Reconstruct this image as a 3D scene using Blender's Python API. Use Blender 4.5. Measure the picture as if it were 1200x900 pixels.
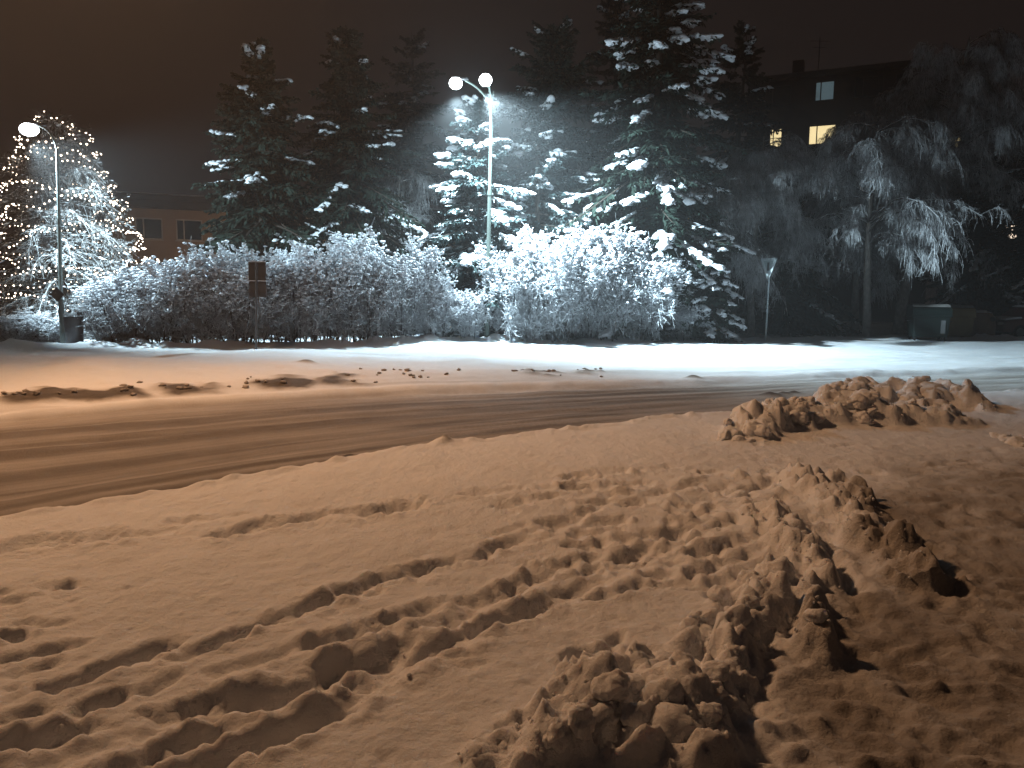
import bpy, math
import numpy as np
from mathutils import Vector, Matrix, Euler

R = math.radians
rng = np.random.default_rng(7)
scene = bpy.context.scene
for o in list(bpy.data.objects):
    bpy.data.objects.remove(o)

# ------------------------------------------------------------------ camera
CAM_H, FPX, PITCH, ROLL = 1.65, 906.0, R(6.75), R(0.7)
cam_d = bpy.data.cameras.new('camera')
cam_d.sensor_width = 36.0
cam_d.lens = FPX / 1200 * 36.0
cam_d.clip_start, cam_d.clip_end = 0.05, 1000
cam = bpy.data.objects.new('camera', cam_d)
scene.collection.objects.link(cam)
CR = (Matrix.Rotation(R(90) - PITCH, 3, 'X') @ Matrix.Rotation(ROLL, 3, 'Z'))
cam.matrix_world = Matrix.Translation((0, 0, CAM_H)) @ CR.to_4x4()
scene.camera = cam

# ------------------------------------------------------------------ night sky: dark overcast, lit brown by the town
world = bpy.data.worlds.new('World')
scene.world = world
world.use_nodes = True
wn, wl = world.node_tree.nodes, world.node_tree.links
wn.clear()
sky = wn.new('ShaderNodeTexSky'); sky.sky_type = 'NISHITA'; sky.sun_disc = False
sky.sun_elevation = R(-8); sky.sun_rotation = R(200)
bg1 = wn.new('ShaderNodeBackground'); bg1.inputs['Strength'].default_value = 0.05
bg2 = wn.new('ShaderNodeBackground'); bg2.inputs['Color'].default_value = (0.0112, 0.0084, 0.0080, 1)
bg2.inputs['Strength'].default_value = 1.0
add = wn.new('ShaderNodeAddShader'); wo = wn.new('ShaderNodeOutputWorld')
wl.new(sky.outputs[0], bg1.inputs['Color']); wl.new(bg1.outputs[0], add.inputs[0])
wl.new(bg2.outputs[0], add.inputs[1]); wl.new(add.outputs[0], wo.inputs['Surface'])

scene.view_settings.view_transform = 'Standard'
scene.view_settings.look = 'None'
scene.view_settings.exposure = 0.0
scene.view_settings.gamma = 1.0
scene.render.engine = 'CYCLES'
scene.cycles.max_bounces = 5
scene.cycles.diffuse_bounces = 3
scene.cycles.glossy_bounces = 2
scene.cycles.transmission_bounces = 3
scene.cycles.transparent_max_bounces = 4
scene.cycles.volume_bounces = 0
scene.cycles.sample_clamp_indirect = 3.0
scene.cycles.caustics_reflective = False
scene.cycles.caustics_refractive = False

LED_W, LEFT_LED_W, SODIUM_W, HAZE = 8000.0, 5200.0, 4700.0, 0.0028
YARD_W = 420.0
LED_COL, SODIUM_COL = (0.66, 0.89, 1.0), (1.0, 0.535, 0.265)

# ------------------------------------------------------------------ helpers
def ray(px, py):
    d = CR @ Vector(((px - 600) / FPX, (450 - py) / FPX, -1))
    return d
def gp(px, py, z=0.0):
    d = ray(px, py)
    t = (z - CAM_H) / d.z
    return np.array((d.x * t, d.y * t, z))
def at(px, py, Y):
    d = ray(px, py)
    t = Y / d.y
    return np.array((d.x * t, Y, CAM_H + d.z * t))

def link(o, parent=None):
    scene.collection.objects.link(o)
    if parent is not None:
        o.parent = parent
    return o
def tag(o, label=None, cat=None, group=None, kind=None):
    if label: o['label'] = label
    if cat: o['category'] = cat
    if group: o['group'] = group
    if kind: o['kind'] = kind
    return o
def empty(name, loc, rz=0.0):
    o = bpy.data.objects.new(name, None)
    o.location = Vector(loc); o.rotation_euler = (0, 0, rz)
    o.empty_display_size = 0.2
    return link(o)

def to_mesh(name, V, faces, mats=None, smooth=True):
    """faces: list of (M,k) int arrays"""
    me = bpy.data.meshes.new(name)
    V = np.ascontiguousarray(V, dtype=np.float32)
    nl = sum(f.size for f in faces); npoly = sum(len(f) for f in faces)
    me.vertices.add(len(V)); me.vertices.foreach_set('co', V.ravel())
    me.loops.add(nl); me.polygons.add(npoly)
    me.loops.foreach_set('vertex_index', np.concatenate([f.ravel() for f in faces]).astype(np.int32))
    tot = np.concatenate([np.full(len(f), f.shape[1], np.int32) for f in faces])
    st = np.concatenate(([0], np.cumsum(tot)[:-1])).astype(np.int32)
    me.polygons.foreach_set('loop_start', st)
    me.polygons.foreach_set('loop_total', tot)
    me.polygons.foreach_set('use_smooth', np.full(npoly, smooth, dtype=bool))
    me.update(calc_edges=True)
    if mats is not None:
        me.materials.append(mats)
    return me

class Buf:
    def __init__(s): s.V, s.F, s.n = [], [], 0
    def add(s, V, F):
        V = np.asarray(V, float).reshape(-1, 3)
        for f in (F if isinstance(F, list) else [F]):
            s.F.append(np.asarray(f, np.int64) + s.n)
        s.V.append(V); s.n += len(V)
        return s
    def box(s, c, d, rz=0.0, tilt=None):
        c = np.asarray(c, float); d = np.asarray(d, float) / 2
        q = np.array([[i, j, k] for k in (-1, 1) for j in (-1, 1) for i in (-1, 1)], float) * d
        if tilt is not None: q = q @ np.array(tilt.to_matrix()).T
        if rz:
            ca, sa = math.cos(rz), math.sin(rz)
            q = q @ np.array([[ca, sa, 0], [-sa, ca, 0], [0, 0, 1]])
        return s.add(q + c, np.array([[0, 2, 3, 1], [4, 5, 7, 6], [0, 1, 5, 4], [2, 6, 7, 3], [0, 4, 6, 2], [1, 3, 7, 5]]))
    def tube(s, P, r, S=10, cap=True):
        P = np.asarray(P, float); r = np.broadcast_to(np.asarray(r, float), (len(P),))
        V, F = batch_tubes(P[None], r[None], S); s.add(V, F)
        if cap:
            n = s.n - len(V); k = len(P)
            for base, rev in ((n, True), (n + (k - 1) * S, False)):
                idx = np.arange(S); c = V[base - n: base - n + S].mean(0)
                tri = np.stack([np.full(S, S), idx, (idx + 1) % S], 1)
                if rev: tri = tri[:, ::-1]
                s.add(np.vstack([V[base - n: base - n + S], c]), tri)
        return s
    def lathe(s, prof, S=20, c=(0, 0, 0), sx=1.0, sy=1.0):
        prof = np.asarray(prof, float); k = len(prof)
        a = np.arange(S) * 2 * math.pi / S
        V = np.stack([prof[:, None, 0] * np.cos(a) * sx, prof[:, None, 0] * np.sin(a) * sy,
                      np.broadcast_to(prof[:, None, 1], (k, S))], -1).reshape(-1, 3) + np.asarray(c, float)
        i = np.arange(k - 1)[:, None] * S; j = np.arange(S)[None]
        F = np.stack([i + j, i + (j + 1) % S, i + S + (j + 1) % S, i + S + j], -1).reshape(-1, 4)
        return s.add(V, F)
    def mesh(s, name, mat, smooth=True):
        return to_mesh(name, np.concatenate(s.V), s.F, mat, smooth)
    def obj(s, name, mat, parent=None, smooth=False, bevel=0.0):
        o = bpy.data.objects.new(name, s.mesh(name, mat, smooth))
        if bevel:
            m = o.modifiers.new('bevel', 'BEVEL'); m.width = bevel; m.segments = 2; m.limit_method = 'ANGLE'
        return link(o, parent)

def batch_tubes(P, r, S=3):
    """P (N,K,3), r (N,K) -> verts, quads"""
    N, K, _ = P.shape
    T = np.gradient(P, axis=1)
    T /= np.linalg.norm(T, axis=2, keepdims=True) + 1e-9
    ref = np.where(np.abs(T[:, :1, 2:3]) > 0.9, np.array([1.0, 0, 0]), np.array([0, 0, 1.0]))
    ref = np.broadcast_to(ref, T.shape)
    A = np.cross(T, ref); A /= np.linalg.norm(A, axis=2, keepdims=True) + 1e-9
    B = np.cross(A, T)
    a = np.arange(S) * 2 * math.pi / S
    V = P[:, :, None] + r[:, :, None, None] * (A[:, :, None] * np.cos(a)[:, None] + B[:, :, None] * np.sin(a)[:, None])
    base = (np.arange(N) * K * S)[:, None, None] + (np.arange(K - 1) * S)[None, :, None]
    j = np.arange(S)[None, None]
    F = np.stack([base + j, base + (j + 1) % S, base + S + (j + 1) % S, base + S + j], -1).reshape(-1, 4)
    return V.reshape(-1, 3), F[:, ::-1]

def ico(sub):
    t = (1 + 5 ** 0.5) / 2
    V = [(-1, t, 0), (1, t, 0), (-1, -t, 0), (1, -t, 0), (0, -1, t), (0, 1, t), (0, -1, -t), (0, 1, -t), (t, 0, -1), (t, 0, 1), (-t, 0, -1), (-t, 0, 1)]
    F = [(0, 11, 5), (0, 5, 1), (0, 1, 7), (0, 7, 10), (0, 10, 11), (1, 5, 9), (5, 11, 4), (11, 10, 2), (10, 7, 6), (7, 1, 8),
         (3, 9, 4), (3, 4, 2), (3, 2, 6), (3, 6, 8), (3, 8, 9), (4, 9, 5), (2, 4, 11), (6, 2, 10), (8, 6, 7), (9, 8, 1)]
    V = [np.array(v, float) / np.linalg.norm(v) for v in V]
    for _ in range(sub):
        mid, G = {}, []
        def m(a, b):
            k = (min(a, b), max(a, b))
            if k not in mid:
                p = V[a] + V[b]; V.append(p / np.linalg.norm(p)); mid[k] = len(V) - 1
            return mid[k]
        for a, b, c in F:
            x, y, z = m(a, b), m(b, c), m(c, a)
            G += [(a, x, z), (b, y, x), (c, z, y), (x, y, z)]
        F = G
    return np.array(V), np.array(F)
ICO = [ico(i) for i in range(4)]

def batch_lumps(C, S, g, sub=1, jit=0.25, dirs=None):
    """C (N,3) centres, S (N,3) half-sizes; dirs (N,3) long axis (optional)"""
    bv, bf = ICO[sub]
    N = len(C)
    v = bv[None] * (1 + jit * g.standard_normal((N, len(bv), 1)).clip(-1.6, 1.6)) * S[:, None]
    if dirs is None:
        a = g.uniform(0, 2 * math.pi, N)
        dirs = np.stack([np.cos(a), np.sin(a), np.zeros(N)], 1)
    x = dirs / (np.linalg.norm(dirs, axis=1, keepdims=True) + 1e-9)
    y = np.cross(np.array([0, 0, 1.0]), x); y /= np.linalg.norm(y, axis=1, keepdims=True) + 1e-9
    z = np.cross(x, y)
    v = v[:, :, :1] * x[:, None] + v[:, :, 1:2] * y[:, None] + v[:, :, 2:] * z[:, None]
    V = (v + C[:, None]).reshape(-1, 3)
    F = (bf[None] + (np.arange(N) * len(bv))[:, None, None]).reshape(-1, 3)
    return V, F

def batch_blades(P0, D, L, W, roll):
    """kites: start P0 (N,3), unit dir D, length, width, roll -> two triangles each"""
    N = len(P0)
    up = np.array([0, 0, 1.0])
    side = np.cross(D, up); nrm = np.linalg.norm(side, axis=1, keepdims=True)
    side = np.where(nrm < 1e-3, np.array([1.0, 0, 0]), side / (nrm + 1e-9))
    nor = np.cross(side, D)
    s = side * np.cos(roll)[:, None] + nor * np.sin(roll)[:, None]
    m = P0 + D * (L * 0.45)[:, None]
    V = np.stack([P0, m + s * W[:, None] / 2, P0 + D * L[:, None], m - s * W[:, None] / 2], 1).reshape(-1, 3)
    F = np.arange(4)[None] + (np.arange(N) * 4)[:, None]
    return V, F

_perm = np.random.default_rng(3).random((256, 256))
def vnoise(x, y):
    xi, yi = np.floor(x).astype(int), np.floor(y).astype(int)
    fx, fy = x - xi, y - yi
    fx = fx * fx * fx * (fx * (fx * 6 - 15) + 10); fy = fy * fy * fy * (fy * (fy * 6 - 15) + 10)
    a = _perm[xi & 255, yi & 255]; b = _perm[(xi + 1) & 255, yi & 255]
    c = _perm[xi & 255, (yi + 1) & 255]; d = _perm[(xi + 1) & 255, (yi + 1) & 255]
    return (a + (b - a) * fx) * (1 - fy) + (c + (d - c) * fx) * fy - 0.5
def fbm(x, y, f, o=4, gain=0.5):
    t, a = 0, 1.0
    for i in range(o):
        ca, sa = math.cos(i * 1.1 + .4), math.sin(i * 1.1 + .4)
        t = t + a * vnoise((x * ca + y * sa) * f + 17.3 * i, (-x * sa + y * ca) * f + 9.1 * i); a *= gain; f *= 2.03
    return t
def sstep(a, b, x):
    t = np.clip((x - a) / (b - a), 0, 1); return t * t * (3 - 2 * t)

# ------------------------------------------------------------------ materials
def new_mat(name):
    m = bpy.data.materials.new(name); m.use_nodes = True
    nt = m.node_tree; b = nt.nodes['Principled BSDF']
    return m, nt, b
def mat_plain(name, col, rough=0.7, metal=0.0, var=0.15, scale=6.0, bump=0.0, spec=0.3):
    m, nt, b = new_mat(name)
    tc = nt.nodes.new('ShaderNodeTexCoord')
    n = nt.nodes.new('ShaderNodeTexNoise'); n.inputs['Scale'].default_value = scale; n.inputs['Detail'].default_value = 5
    mp = nt.nodes.new('ShaderNodeMapRange')
    mp.inputs['To Min'].default_value = 1 - var * 1.6; mp.inputs['To Max'].default_value = 1 + var * 1.6
    mx = nt.nodes.new('ShaderNodeMix'); mx.data_type = 'RGBA'; mx.blend_type = 'MULTIPLY'
    mx.inputs['Factor'].default_value = 1.0
    mx.inputs[6].default_value = (*col, 1)
    nt.links.new(tc.outputs['Object'], n.inputs['Vector'])
    nt.links.new(n.outputs['Fac'], mp.inputs['Value']); nt.links.new(mp.outputs[0], mx.inputs[7])
    nt.links.new(mx.outputs[2], b.inputs['Base Color'])
    b.inputs['Roughness'].default_value = rough; b.inputs['Metallic'].default_value = metal
    b.inputs['Specular IOR Level'].default_value = spec
    if bump:
        bp = nt.nodes.new('ShaderNodeBump'); bp.inputs['Strength'].default_value = bump; bp.inputs['Distance'].default_value = 0.02
        nt.links.new(n.outputs['Fac'], bp.inputs['Height']); nt.links.new(bp.outputs[0], b.inputs['Normal'])
    return m
def mat_frost(name, dark, frost, lo, hi, nscale=9.0):
    """dark bark or needles, frosted where a face looks up (snow settles there) with noise"""
    m, nt, b = new_mat(name)
    geo = nt.nodes.new('ShaderNodeNewGeometry')
    sx = nt.nodes.new('ShaderNodeSeparateXYZ'); nt.links.new(geo.outputs['Normal'], sx.inputs[0])
    tc = nt.nodes.new('ShaderNodeTexCoord')
    n = nt.nodes.new('ShaderNodeTexNoise'); n.inputs['Scale'].default_value = nscale; n.inputs['Detail'].default_value = 3
    nt.links.new(tc.outputs['Object'], n.inputs['Vector'])
    ma = nt.nodes.new('ShaderNodeMath'); ma.operation = 'MULTIPLY_ADD'; ma.inputs[1].default_value = 0.5
    nt.links.new(sx.outputs['Z'], ma.inputs[0]); nt.links.new(n.outputs['Fac'], ma.inputs[2])
    mr = nt.nodes.new('ShaderNodeMapRange'); mr.interpolation_type = 'SMOOTHSTEP'
    mr.inputs['From Min'].default_value = lo; mr.inputs['From Max'].default_value = hi
    nt.links.new(ma.outputs[0], mr.inputs['Value'])
    mx = nt.nodes.new('ShaderNodeMix'); mx.data_type = 'RGBA'
    mx.inputs[6].default_value = (*dark, 1); mx.inputs[7].default_value = (*frost, 1)
    nt.links.new(mr.outputs[0], mx.inputs['Factor']); nt.links.new(mx.outputs[2], b.inputs['Base Color'])
    b.inputs['Roughness'].default_value = 0.85; b.inputs['Specular IOR Level'].default_value = 0.15
    return m
def mat_emit(name, col, s, sample=True):
    m, nt, b = new_mat(name)
    b.inputs['Base Color'].default_value = (*col, 1)
    b.inputs['Emission Color'].default_value = (*col, 1); b.inputs['Emission Strength'].default_value = s
    if not sample: m.cycles.emission_sampling = 'NONE'
    return m
def mat_snow():
    m, nt, b = new_mat('snow')
    N, L = nt.nodes, nt.links
    at_ = N.new('ShaderNodeAttribute'); at_.attribute_name = 'dirt'
    tc = N.new('ShaderNodeTexCoord')
    n1 = N.new('ShaderNodeTexNoise'); n1.inputs['Scale'].default_value = 2.2; n1.inputs['Detail'].default_value = 8; n1.inputs['Roughness'].default_value = 0.65
    n2 = N.new('ShaderNodeTexNoise'); n2.inputs['Scale'].default_value = 38; n2.inputs['Detail'].default_value = 6; n2.inputs['Roughness'].default_value = 0.7
    gg = N.new('ShaderNodeNewGeometry')
    for n in (n1, n2): L.new(gg.outputs['Position'], n.inputs['Vector'])
    b.inputs['Subsurface Weight'].default_value = 0.6; b.inputs['Subsurface Radius'].default_value = (1.0, .85, .75); b.inputs['Subsurface Scale'].default_value = 0.03
    a = N.new('ShaderNodeMath'); a.operation = 'MULTIPLY_ADD'; a.inputs[1].default_value = 0.22; a.inputs[2].default_value = -0.11
    L.new(n1.outputs['Fac'], a.inputs[0])
    s = N.new('ShaderNodeMath'); s.operation = 'ADD'; s.use_clamp = True
    L.new(a.outputs[0], s.inputs[0]); L.new(at_.outputs['Fac'], s.inputs[1])
    cr = N.new('ShaderNodeValToRGB')
    e = cr.color_ramp.elements
    e[0].position, e[0].color = 0.0, (0.80, 0.81, 0.84, 1)
    e[1].position, e[1].color = 1.0, (0.10, 0.085, 0.075, 1)
    k = cr.color_ramp.elements.new(0.5); k.color = (0.36, 0.335, 0.315, 1)
    L.new(s.outputs[0], cr.inputs[0]); L.new(cr.outputs[0], b.inputs['Base Color'])
    b.inputs['Roughness'].default_value = 0.8; b.inputs['Specular IOR Level'].default_value = 0.2
    bp = N.new('ShaderNodeBump'); bp.inputs['Strength'].default_value = 1.0; bp.inputs['Distance'].default_value = 0.022
    L.new(n2.outputs['Fac'], bp.inputs['Height']); L.new(bp.outputs[0], b.inputs['Normal'])
    return m
M_SNOW = mat_snow()
M_LOAD = mat_plain('snow_load', (0.80, 0.82, 0.86), 0.85, 0, 0.06, 8, 0.6, 0.15)
M_NEEDLE = mat_frost('spruce_needles', (0.016, 0.026, 0.020), (0.50, 0.53, 0.56), 1.10, 1.40, 3.0)
M_NEEDLE_BLUE = mat_frost('blue_spruce_needles', (0.035, 0.055, 0.055), (0.65, 0.68, 0.70), 0.86, 1.12, 3.0)
M_BARK = mat_plain('spruce_bark', (0.050, 0.038, 0.030), 0.9, 0, 0.3, 14, 0.8)
M_BIRCH = mat_plain('birch_bark', (0.34, 0.32, 0.30), 0.85, 0, 0.5, 5, 0.4)
M_TWIG = mat_frost('frosted_twigs', (0.16, 0.165, 0.17), (0.78, 0.81, 0.85), 0.15, 0.65, 5.0)
M_LARCH = mat_frost('larch_twigs', (0.075, 0.065, 0.055), (0.60, 0.62, 0.64), 0.35, 0.95, 4.0)
M_TWIGDIM = mat_frost('weeping_twigs', (0.09, 0.08, 0.075), (0.74, 0.75, 0.78), 0.20, 0.70, 4.0)
M_STEM = mat_frost('shrub_stems', (0.05, 0.05, 0.05), (0.62, 0.66, 0.70), 0.45, 0.95, 5.0)
M_GALV = mat_plain('galvanised_steel', (0.20, 0.23, 0.22), 0.65, 0.2, 0.12, 10, 0.1, 0.5)
M_POLE = mat_plain('weathered_green_pole', (0.075, 0.092, 0.082), 0.75, 0.0, 0.12, 10, 0.1, 0.25)
M_DKMETAL = mat_plain('dark_grey_metal', (0.08, 0.08, 0.085), 0.55, 0.3, 0.12, 10, 0.1, 0.5)
M_SIGNBACK = mat_plain('sign_back', (0.085, 0.08, 0.08), 0.55, 0.2, 0.12, 7, 0.1, 0.4)
M_SIGNPALE = mat_plain('frosted_sign', (0.50, 0.55, 0.57), 0.6, 0.1, 0.15, 8, 0.2, 0.4)
M_SIGNRED = mat_plain('sign_border', (0.30, 0.36, 0.38), 0.6, 0.0, 0.12, 8, 0.0, 0.4)
M_LED = mat_emit('led_glass', (0.90, 0.97, 1.0), 25.0, False)
M_SODIUM = mat_emit('sodium_glass', (1.0, 0.6, 0.25), 15.0, False)
M_BULB = mat_emit('warm_bulb', (1.0, 0.80, 0.62), 9.0, False)
M_WIRE = mat_plain('cable', (0.02, 0.025, 0.02), 0.6)
M_WALL = mat_plain('ochre_render', (0.42, 0.30, 0.20), 0.9, 0, 0.10, 1.2, 0.3)
M_FASCIA = mat_plain('dark_fascia', (0.09, 0.07, 0.06), 0.85, 0, 0.15, 2, 0.2)
M_BRICK = mat_plain('dark_red_wall', (0.055, 0.036, 0.03), 0.9, 0, 0.18, 1.5, 0.3)
M_ROOF = mat_plain('roof_sheet', (0.075, 0.065, 0.06), 0.8, 0, 0.15, 1.5, 0.2)
M_FRAME = mat_plain('white_frame', (0.62, 0.58, 0.54), 0.6, 0, 0.06, 4)
M_DKFRAME = mat_plain('dark_frame', (0.06, 0.05, 0.045), 0.7, 0, 0.1, 4)
M_GLASS = mat_plain('dark_window_glass', (0.015, 0.016, 0.018), 0.12, 0, 0.05, 2, 0, 0.5)
M_LITWIN = mat_emit('lit_window_glass', (1.0, 0.80, 0.42), 1.1, False)
M_LITWARM = mat_emit('lit_window_bright', (1.0, 0.80, 0.62), 1.6, False)
M_TVWIN = mat_emit('blue_lit_window', (0.50, 0.72, 0.80), 0.10, False)
M_BINGREEN = mat_plain('dark_green_bin', (0.011, 0.019, 0.018), 0.5, 0, 0.15, 5, 0.1)
M_BINTAN = mat_plain('ochre_bin', (0.22, 0.16, 0.075), 0.6, 0, 0.15, 5, 0.1)
M_BINBROWN = mat_plain('brown_bin', (0.24, 0.16, 0.11), 0.65, 0, 0.18, 5, 0.1)
M_OLDSNOW = mat_plain('thin_old_snow', (0.28, 0.27, 0.26), 0.9, 0, 0.3, 6, 0.5)
M_RUBBER = mat_plain('rubber', (0.02, 0.02, 0.02), 0.8)
M_LABEL = mat_plain('grey_sticker', (0.16, 0.16, 0.165), 0.6)
M_CAR = mat_plain('dark_red_car_paint', (0.09, 0.02, 0.015), 0.35, 0, 0.08, 3, 0, 0.5)

# ------------------------------------------------------------------ the ground: one height field, split by what it is
def axis(breaks):
    out = [breaks[0][0]]
    for (a, s0), (b, s1) in zip(breaks[:-1], breaks[1:]):
        while out[-1] < b - 1e-6:
            t = (out[-1] - a) / (b - a)
            out.append(out[-1] + s0 + (s1 - s0) * max(0, min(1, t)))
    return np.array(out)
GY = axis([(-130, 20), (-6, 1.0), (1.2, 0.05), (2.2, 0.0135), (3.2, 0.018), (5.5, 0.036), (9, 0.05), (15, 0.06), (24, 0.075), (34, 0.4), (60, 3), (130, 14)])
gxp = axis([(0, 0.018), (2.6, 0.019), (5, 0.034), (9, 0.06), (16, 0.11), (26, 0.3), (60, 4), (130, 14)])
GX = np.concatenate((-gxp[:0:-1], gxp))
XX, YY = np.meshgrid(GX, GY)          # rows: y
Z = np.zeros_like(XX); DIRT = np.zeros_like(XX)
WX = XX + 0.05 * fbm(XX, YY, 5, 3); WY = YY + 0.05 * fbm(XX + 40, YY + 11, 5, 3)

near_px = [(-500, 700), (-200, 648), (0, 607), (100, 588), (250, 561), (400, 536), (520, 518), (600, 508), (700, 497), (860, 481), (960, 470), (1080, 462), (1200, 458), (1500, 448)]
far_px = [(-500, 545), (-200, 507), (0, 484), (200, 467), (400, 456), (600, 450), (800, 444), (960, 438), (1200, 430), (1500, 425)]
npts = np.array([gp(*p)[:2] for p in near_px]); fpts = np.array([gp(*p)[:2] for p in far_px])
YN = np.interp(XX, npts[:, 0], npts[:, 1]); YF = np.interp(XX, fpts[:, 0], fpts[:, 1])
wob = 0.10 * fbm(XX, YY, 1.1, 4)
e_n = sstep(-0.02, 0.16, YY + wob - YN)
e_f = 1 - sstep(-0.25, 0.35, YY + 2.0 * wob - YF)
ROAD = e_n * e_f
VV = (YY - YN) / (YF - YN + 1e-6)
# gentle relief of the snow
Z += 0.05 * fbm(XX, YY, 0.5, 3) + 0.018 * fbm(XX + 9, YY, 2.2, 4)
nearfield = 1 - e_n
Z = Z * (1 - ROAD) + ROAD * (-0.13 + 0.012 * fbm(XX, YY, 1.5, 3))
# wheel tracks: dark, pressed bands along the road, wandering a little
streak = fbm(VV * 9, XX * 0.25, 1.7, 4)
vw = VV + 0.03 * fbm(XX, VV * 2, 0.35, 3) + 0.012 * streak
dirt_r = 0.72 + 0.15 * streak
for c, w, a in ((0.11, .035, .22), (0.19, .02, .12), (0.30, .04, .15), (0.40, .05, .36), (0.56, .05, .40), (0.645, .02, .22), (0.78, .045, .45), (0.86, .012, .15)):
    g = np.exp(-((vw - c) / w) ** 2)
    dirt_r += a * g * (0.75 + 0.8 * fbm(XX, VV * 20, 0.8, 3)); Z -= ROAD * 0.022 * g
streak2 = fbm(VV * 42, XX * 0.30, 1.0, 3); streak3 = fbm(VV * 95 + 7, XX * 0.5, 1.0, 2)
dirt_r += 0.20 * streak2 + .10 * streak3 - .02
Z += ROAD * (.012 * streak2 + .006 * streak3)
dirt_r -= 0.22 * sstep(0.88, 1.0, VV)
dirt_r *= 1 - 0.45 * sstep(-1.0, 8.0, XX)
DIRT += ROAD * np.clip(dirt_r, 0.05, 0.9)
Z += ROAD * 0.02 * np.clip(streak, -.3, .5)
# crumbs pushed up along the near edge of the road
nd = (YY - YN)
crumb = np.exp(-((nd + 0.10) / 0.10) ** 2) * np.clip(fbm(XX, YY, 6, 3) + 0.12, 0, 1)
Z += 0.09 * crumb
crumb2 = np.exp(-((nd - 0.55 - 0.25 * fbm(XX, YY, .5, 2)) / 0.08) ** 2) * np.clip(fbm(XX * 1.0, YY, 5, 3) - 0.08, 0, 1) * sstep(2, -1, XX)
Z += 0.16 * crumb2; DIRT += 1.4 * crumb2
# verge on the far side swells up to the hedge
fd = YY - YF
verge = sstep(0.2, 2.2, fd) * sstep(4.5, -1.0, XX + 0.2 * (YY - 16))
Z += verge * (0.10 + 0.10 * fbm(XX, YY, 0.6, 3))
# side street beyond, smoothed by tyres
side = sstep(0.1, 0.6, fd) * (1 - verge) * (1 - sstep(21.3, 22.3, YY - 0.28 * XX))
Z -= side * 0.03
sst = fbm(XX * 0.12, (YY - 0.30 * XX), 1.6, 4)
DIRT += side * np.clip(0.12 + 0.35 * sst, 0, .5) * sstep(21.5, 15.5, YY - 0.28 * XX)
Z += side * 0.03 * sst
# ragged snow bank along the foot of the hedge
foot_px = [(-300, 416), (0, 412), (100, 411), (300, 409), (450, 406), (560, 402), (700, 401), (830, 399), (1000, 397), (1200, 397)]
fo = np.array([gp(*p)[:2] for p in foot_px])
YB = np.interp(XX, fo[:, 0], fo[:, 1])
bank = np.exp(-((YY - YB) / 0.42) ** 2)
Z += bank * (0.06 + 0.28 * np.clip(fbm(XX, YY, 1.7, 3) + 0.05, 0, 1)) 
behind = sstep(0.3, 1.5, YY - YB)
Z -= 0.10 * behind
DIRT += behind * (0.10 + 0.45 * np.clip(fbm(XX, YY, 0.9, 3), 0, 1))

def win(x0, x1, y0, y1):
    i0, i1 = np.searchsorted(GY, (y0, y1)); j0, j1 = np.searchsorted(GX, (x0, x1))
    return slice(max(i0 - 1, 0), i1 + 1), slice(max(j0 - 1, 0), j1 + 1)
def seg_dist(P, sl, wx=WX, wy=WY):
    X, Y = wx[sl], wy[sl]
    best = np.full(X.shape, 1e9); par = np.zeros(X.shape); acc = 0.0
    for a, b in zip(P[:-1], P[1:]):
        ab = b - a; L2 = (ab ** 2).sum() + 1e-9; L = L2 ** .5
        t = np.clip(((X - a[0]) * ab[0] + (Y - a[1]) * ab[1]) / L2, 0, 1)
        d = np.hypot(X - a[0] - t * ab[0], Y - a[1] - t * ab[1])
        m = d < best; best = np.where(m, d, best); par = np.where(m, acc + t * L, par); acc += L
    return best, par, acc
def groove(px, w, depth, rim=0.13):
    P = np.array([gp(*p)[:2] for p in px]); m = w * 3 + 0.1
    sl = win(P[:, 0].min() - m, P[:, 0].max() + m, P[:, 1].min() - m, P[:, 1].max() + m)
    d, s, L = seg_dist(P, sl)
    n = fbm(XX[sl], YY[sl], 9, 3); ww = w * (1 + 0.45 * vnoise(s * 6 + P[0, 0] * 7, s * 0 + P[0, 1] * 5) + 0.25 * n)
    DIST[sl] = np.maximum(DIST[sl], min(1, depth / .06) * (1 - sstep(1.0 * ww, 2.6 * ww, d)))
    GR[sl] = np.maximum(GR[sl], 1.08 * depth * (1 - sstep(0.42 * ww, 1.05 * ww, d)) * (0.85 + 0.7 * n + .75 * vnoise(s * 4.5 + P[0, 1] * 3, s * 0 + 3.3)))
    Z[sl] += depth * rim * np.exp(-((d - 1.5 * ww) / (0.45 * w)) ** 2) * np.clip(0.5 + 2.2 * n, 0, 1.6)
def dent(px, py, w, l, ang, depth, rim=0.2):
    c = gp(px, py)[:2]; a = np.array((math.cos(ang), math.sin(ang))) * max(l - w, 0.001) / 2
    P = np.array([c - a, c + a]); m = w * 3
    sl = win(P[:, 0].min() - m, P[:, 0].max() + m, P[:, 1].min() - m, P[:, 1].max() + m)
    d, s, L = seg_dist(P, sl)
    DIST[sl] = np.maximum(DIST[sl], min(1, depth / .05) * (1 - sstep(.6 * w, 1.6 * w, d)))
    GR[sl] = np.maximum(GR[sl], 1.25 * depth * (1 - sstep(0.32 * w, 0.58 * w, d)))
    Z[sl] += depth * rim * np.exp(-((d - 0.75 * w) / (0.25 * w)) ** 2) * np.clip(0.5 + 2.5 * fbm(XX[sl], YY[sl], 11, 2), 0, 1.5)
BLOCKS = []
DIST = np.zeros_like(Z); GR = np.zeros_like(Z)
LUMP = np.zeros_like(Z); PILE = np.zeros(Z.shape, np.int8)
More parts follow.
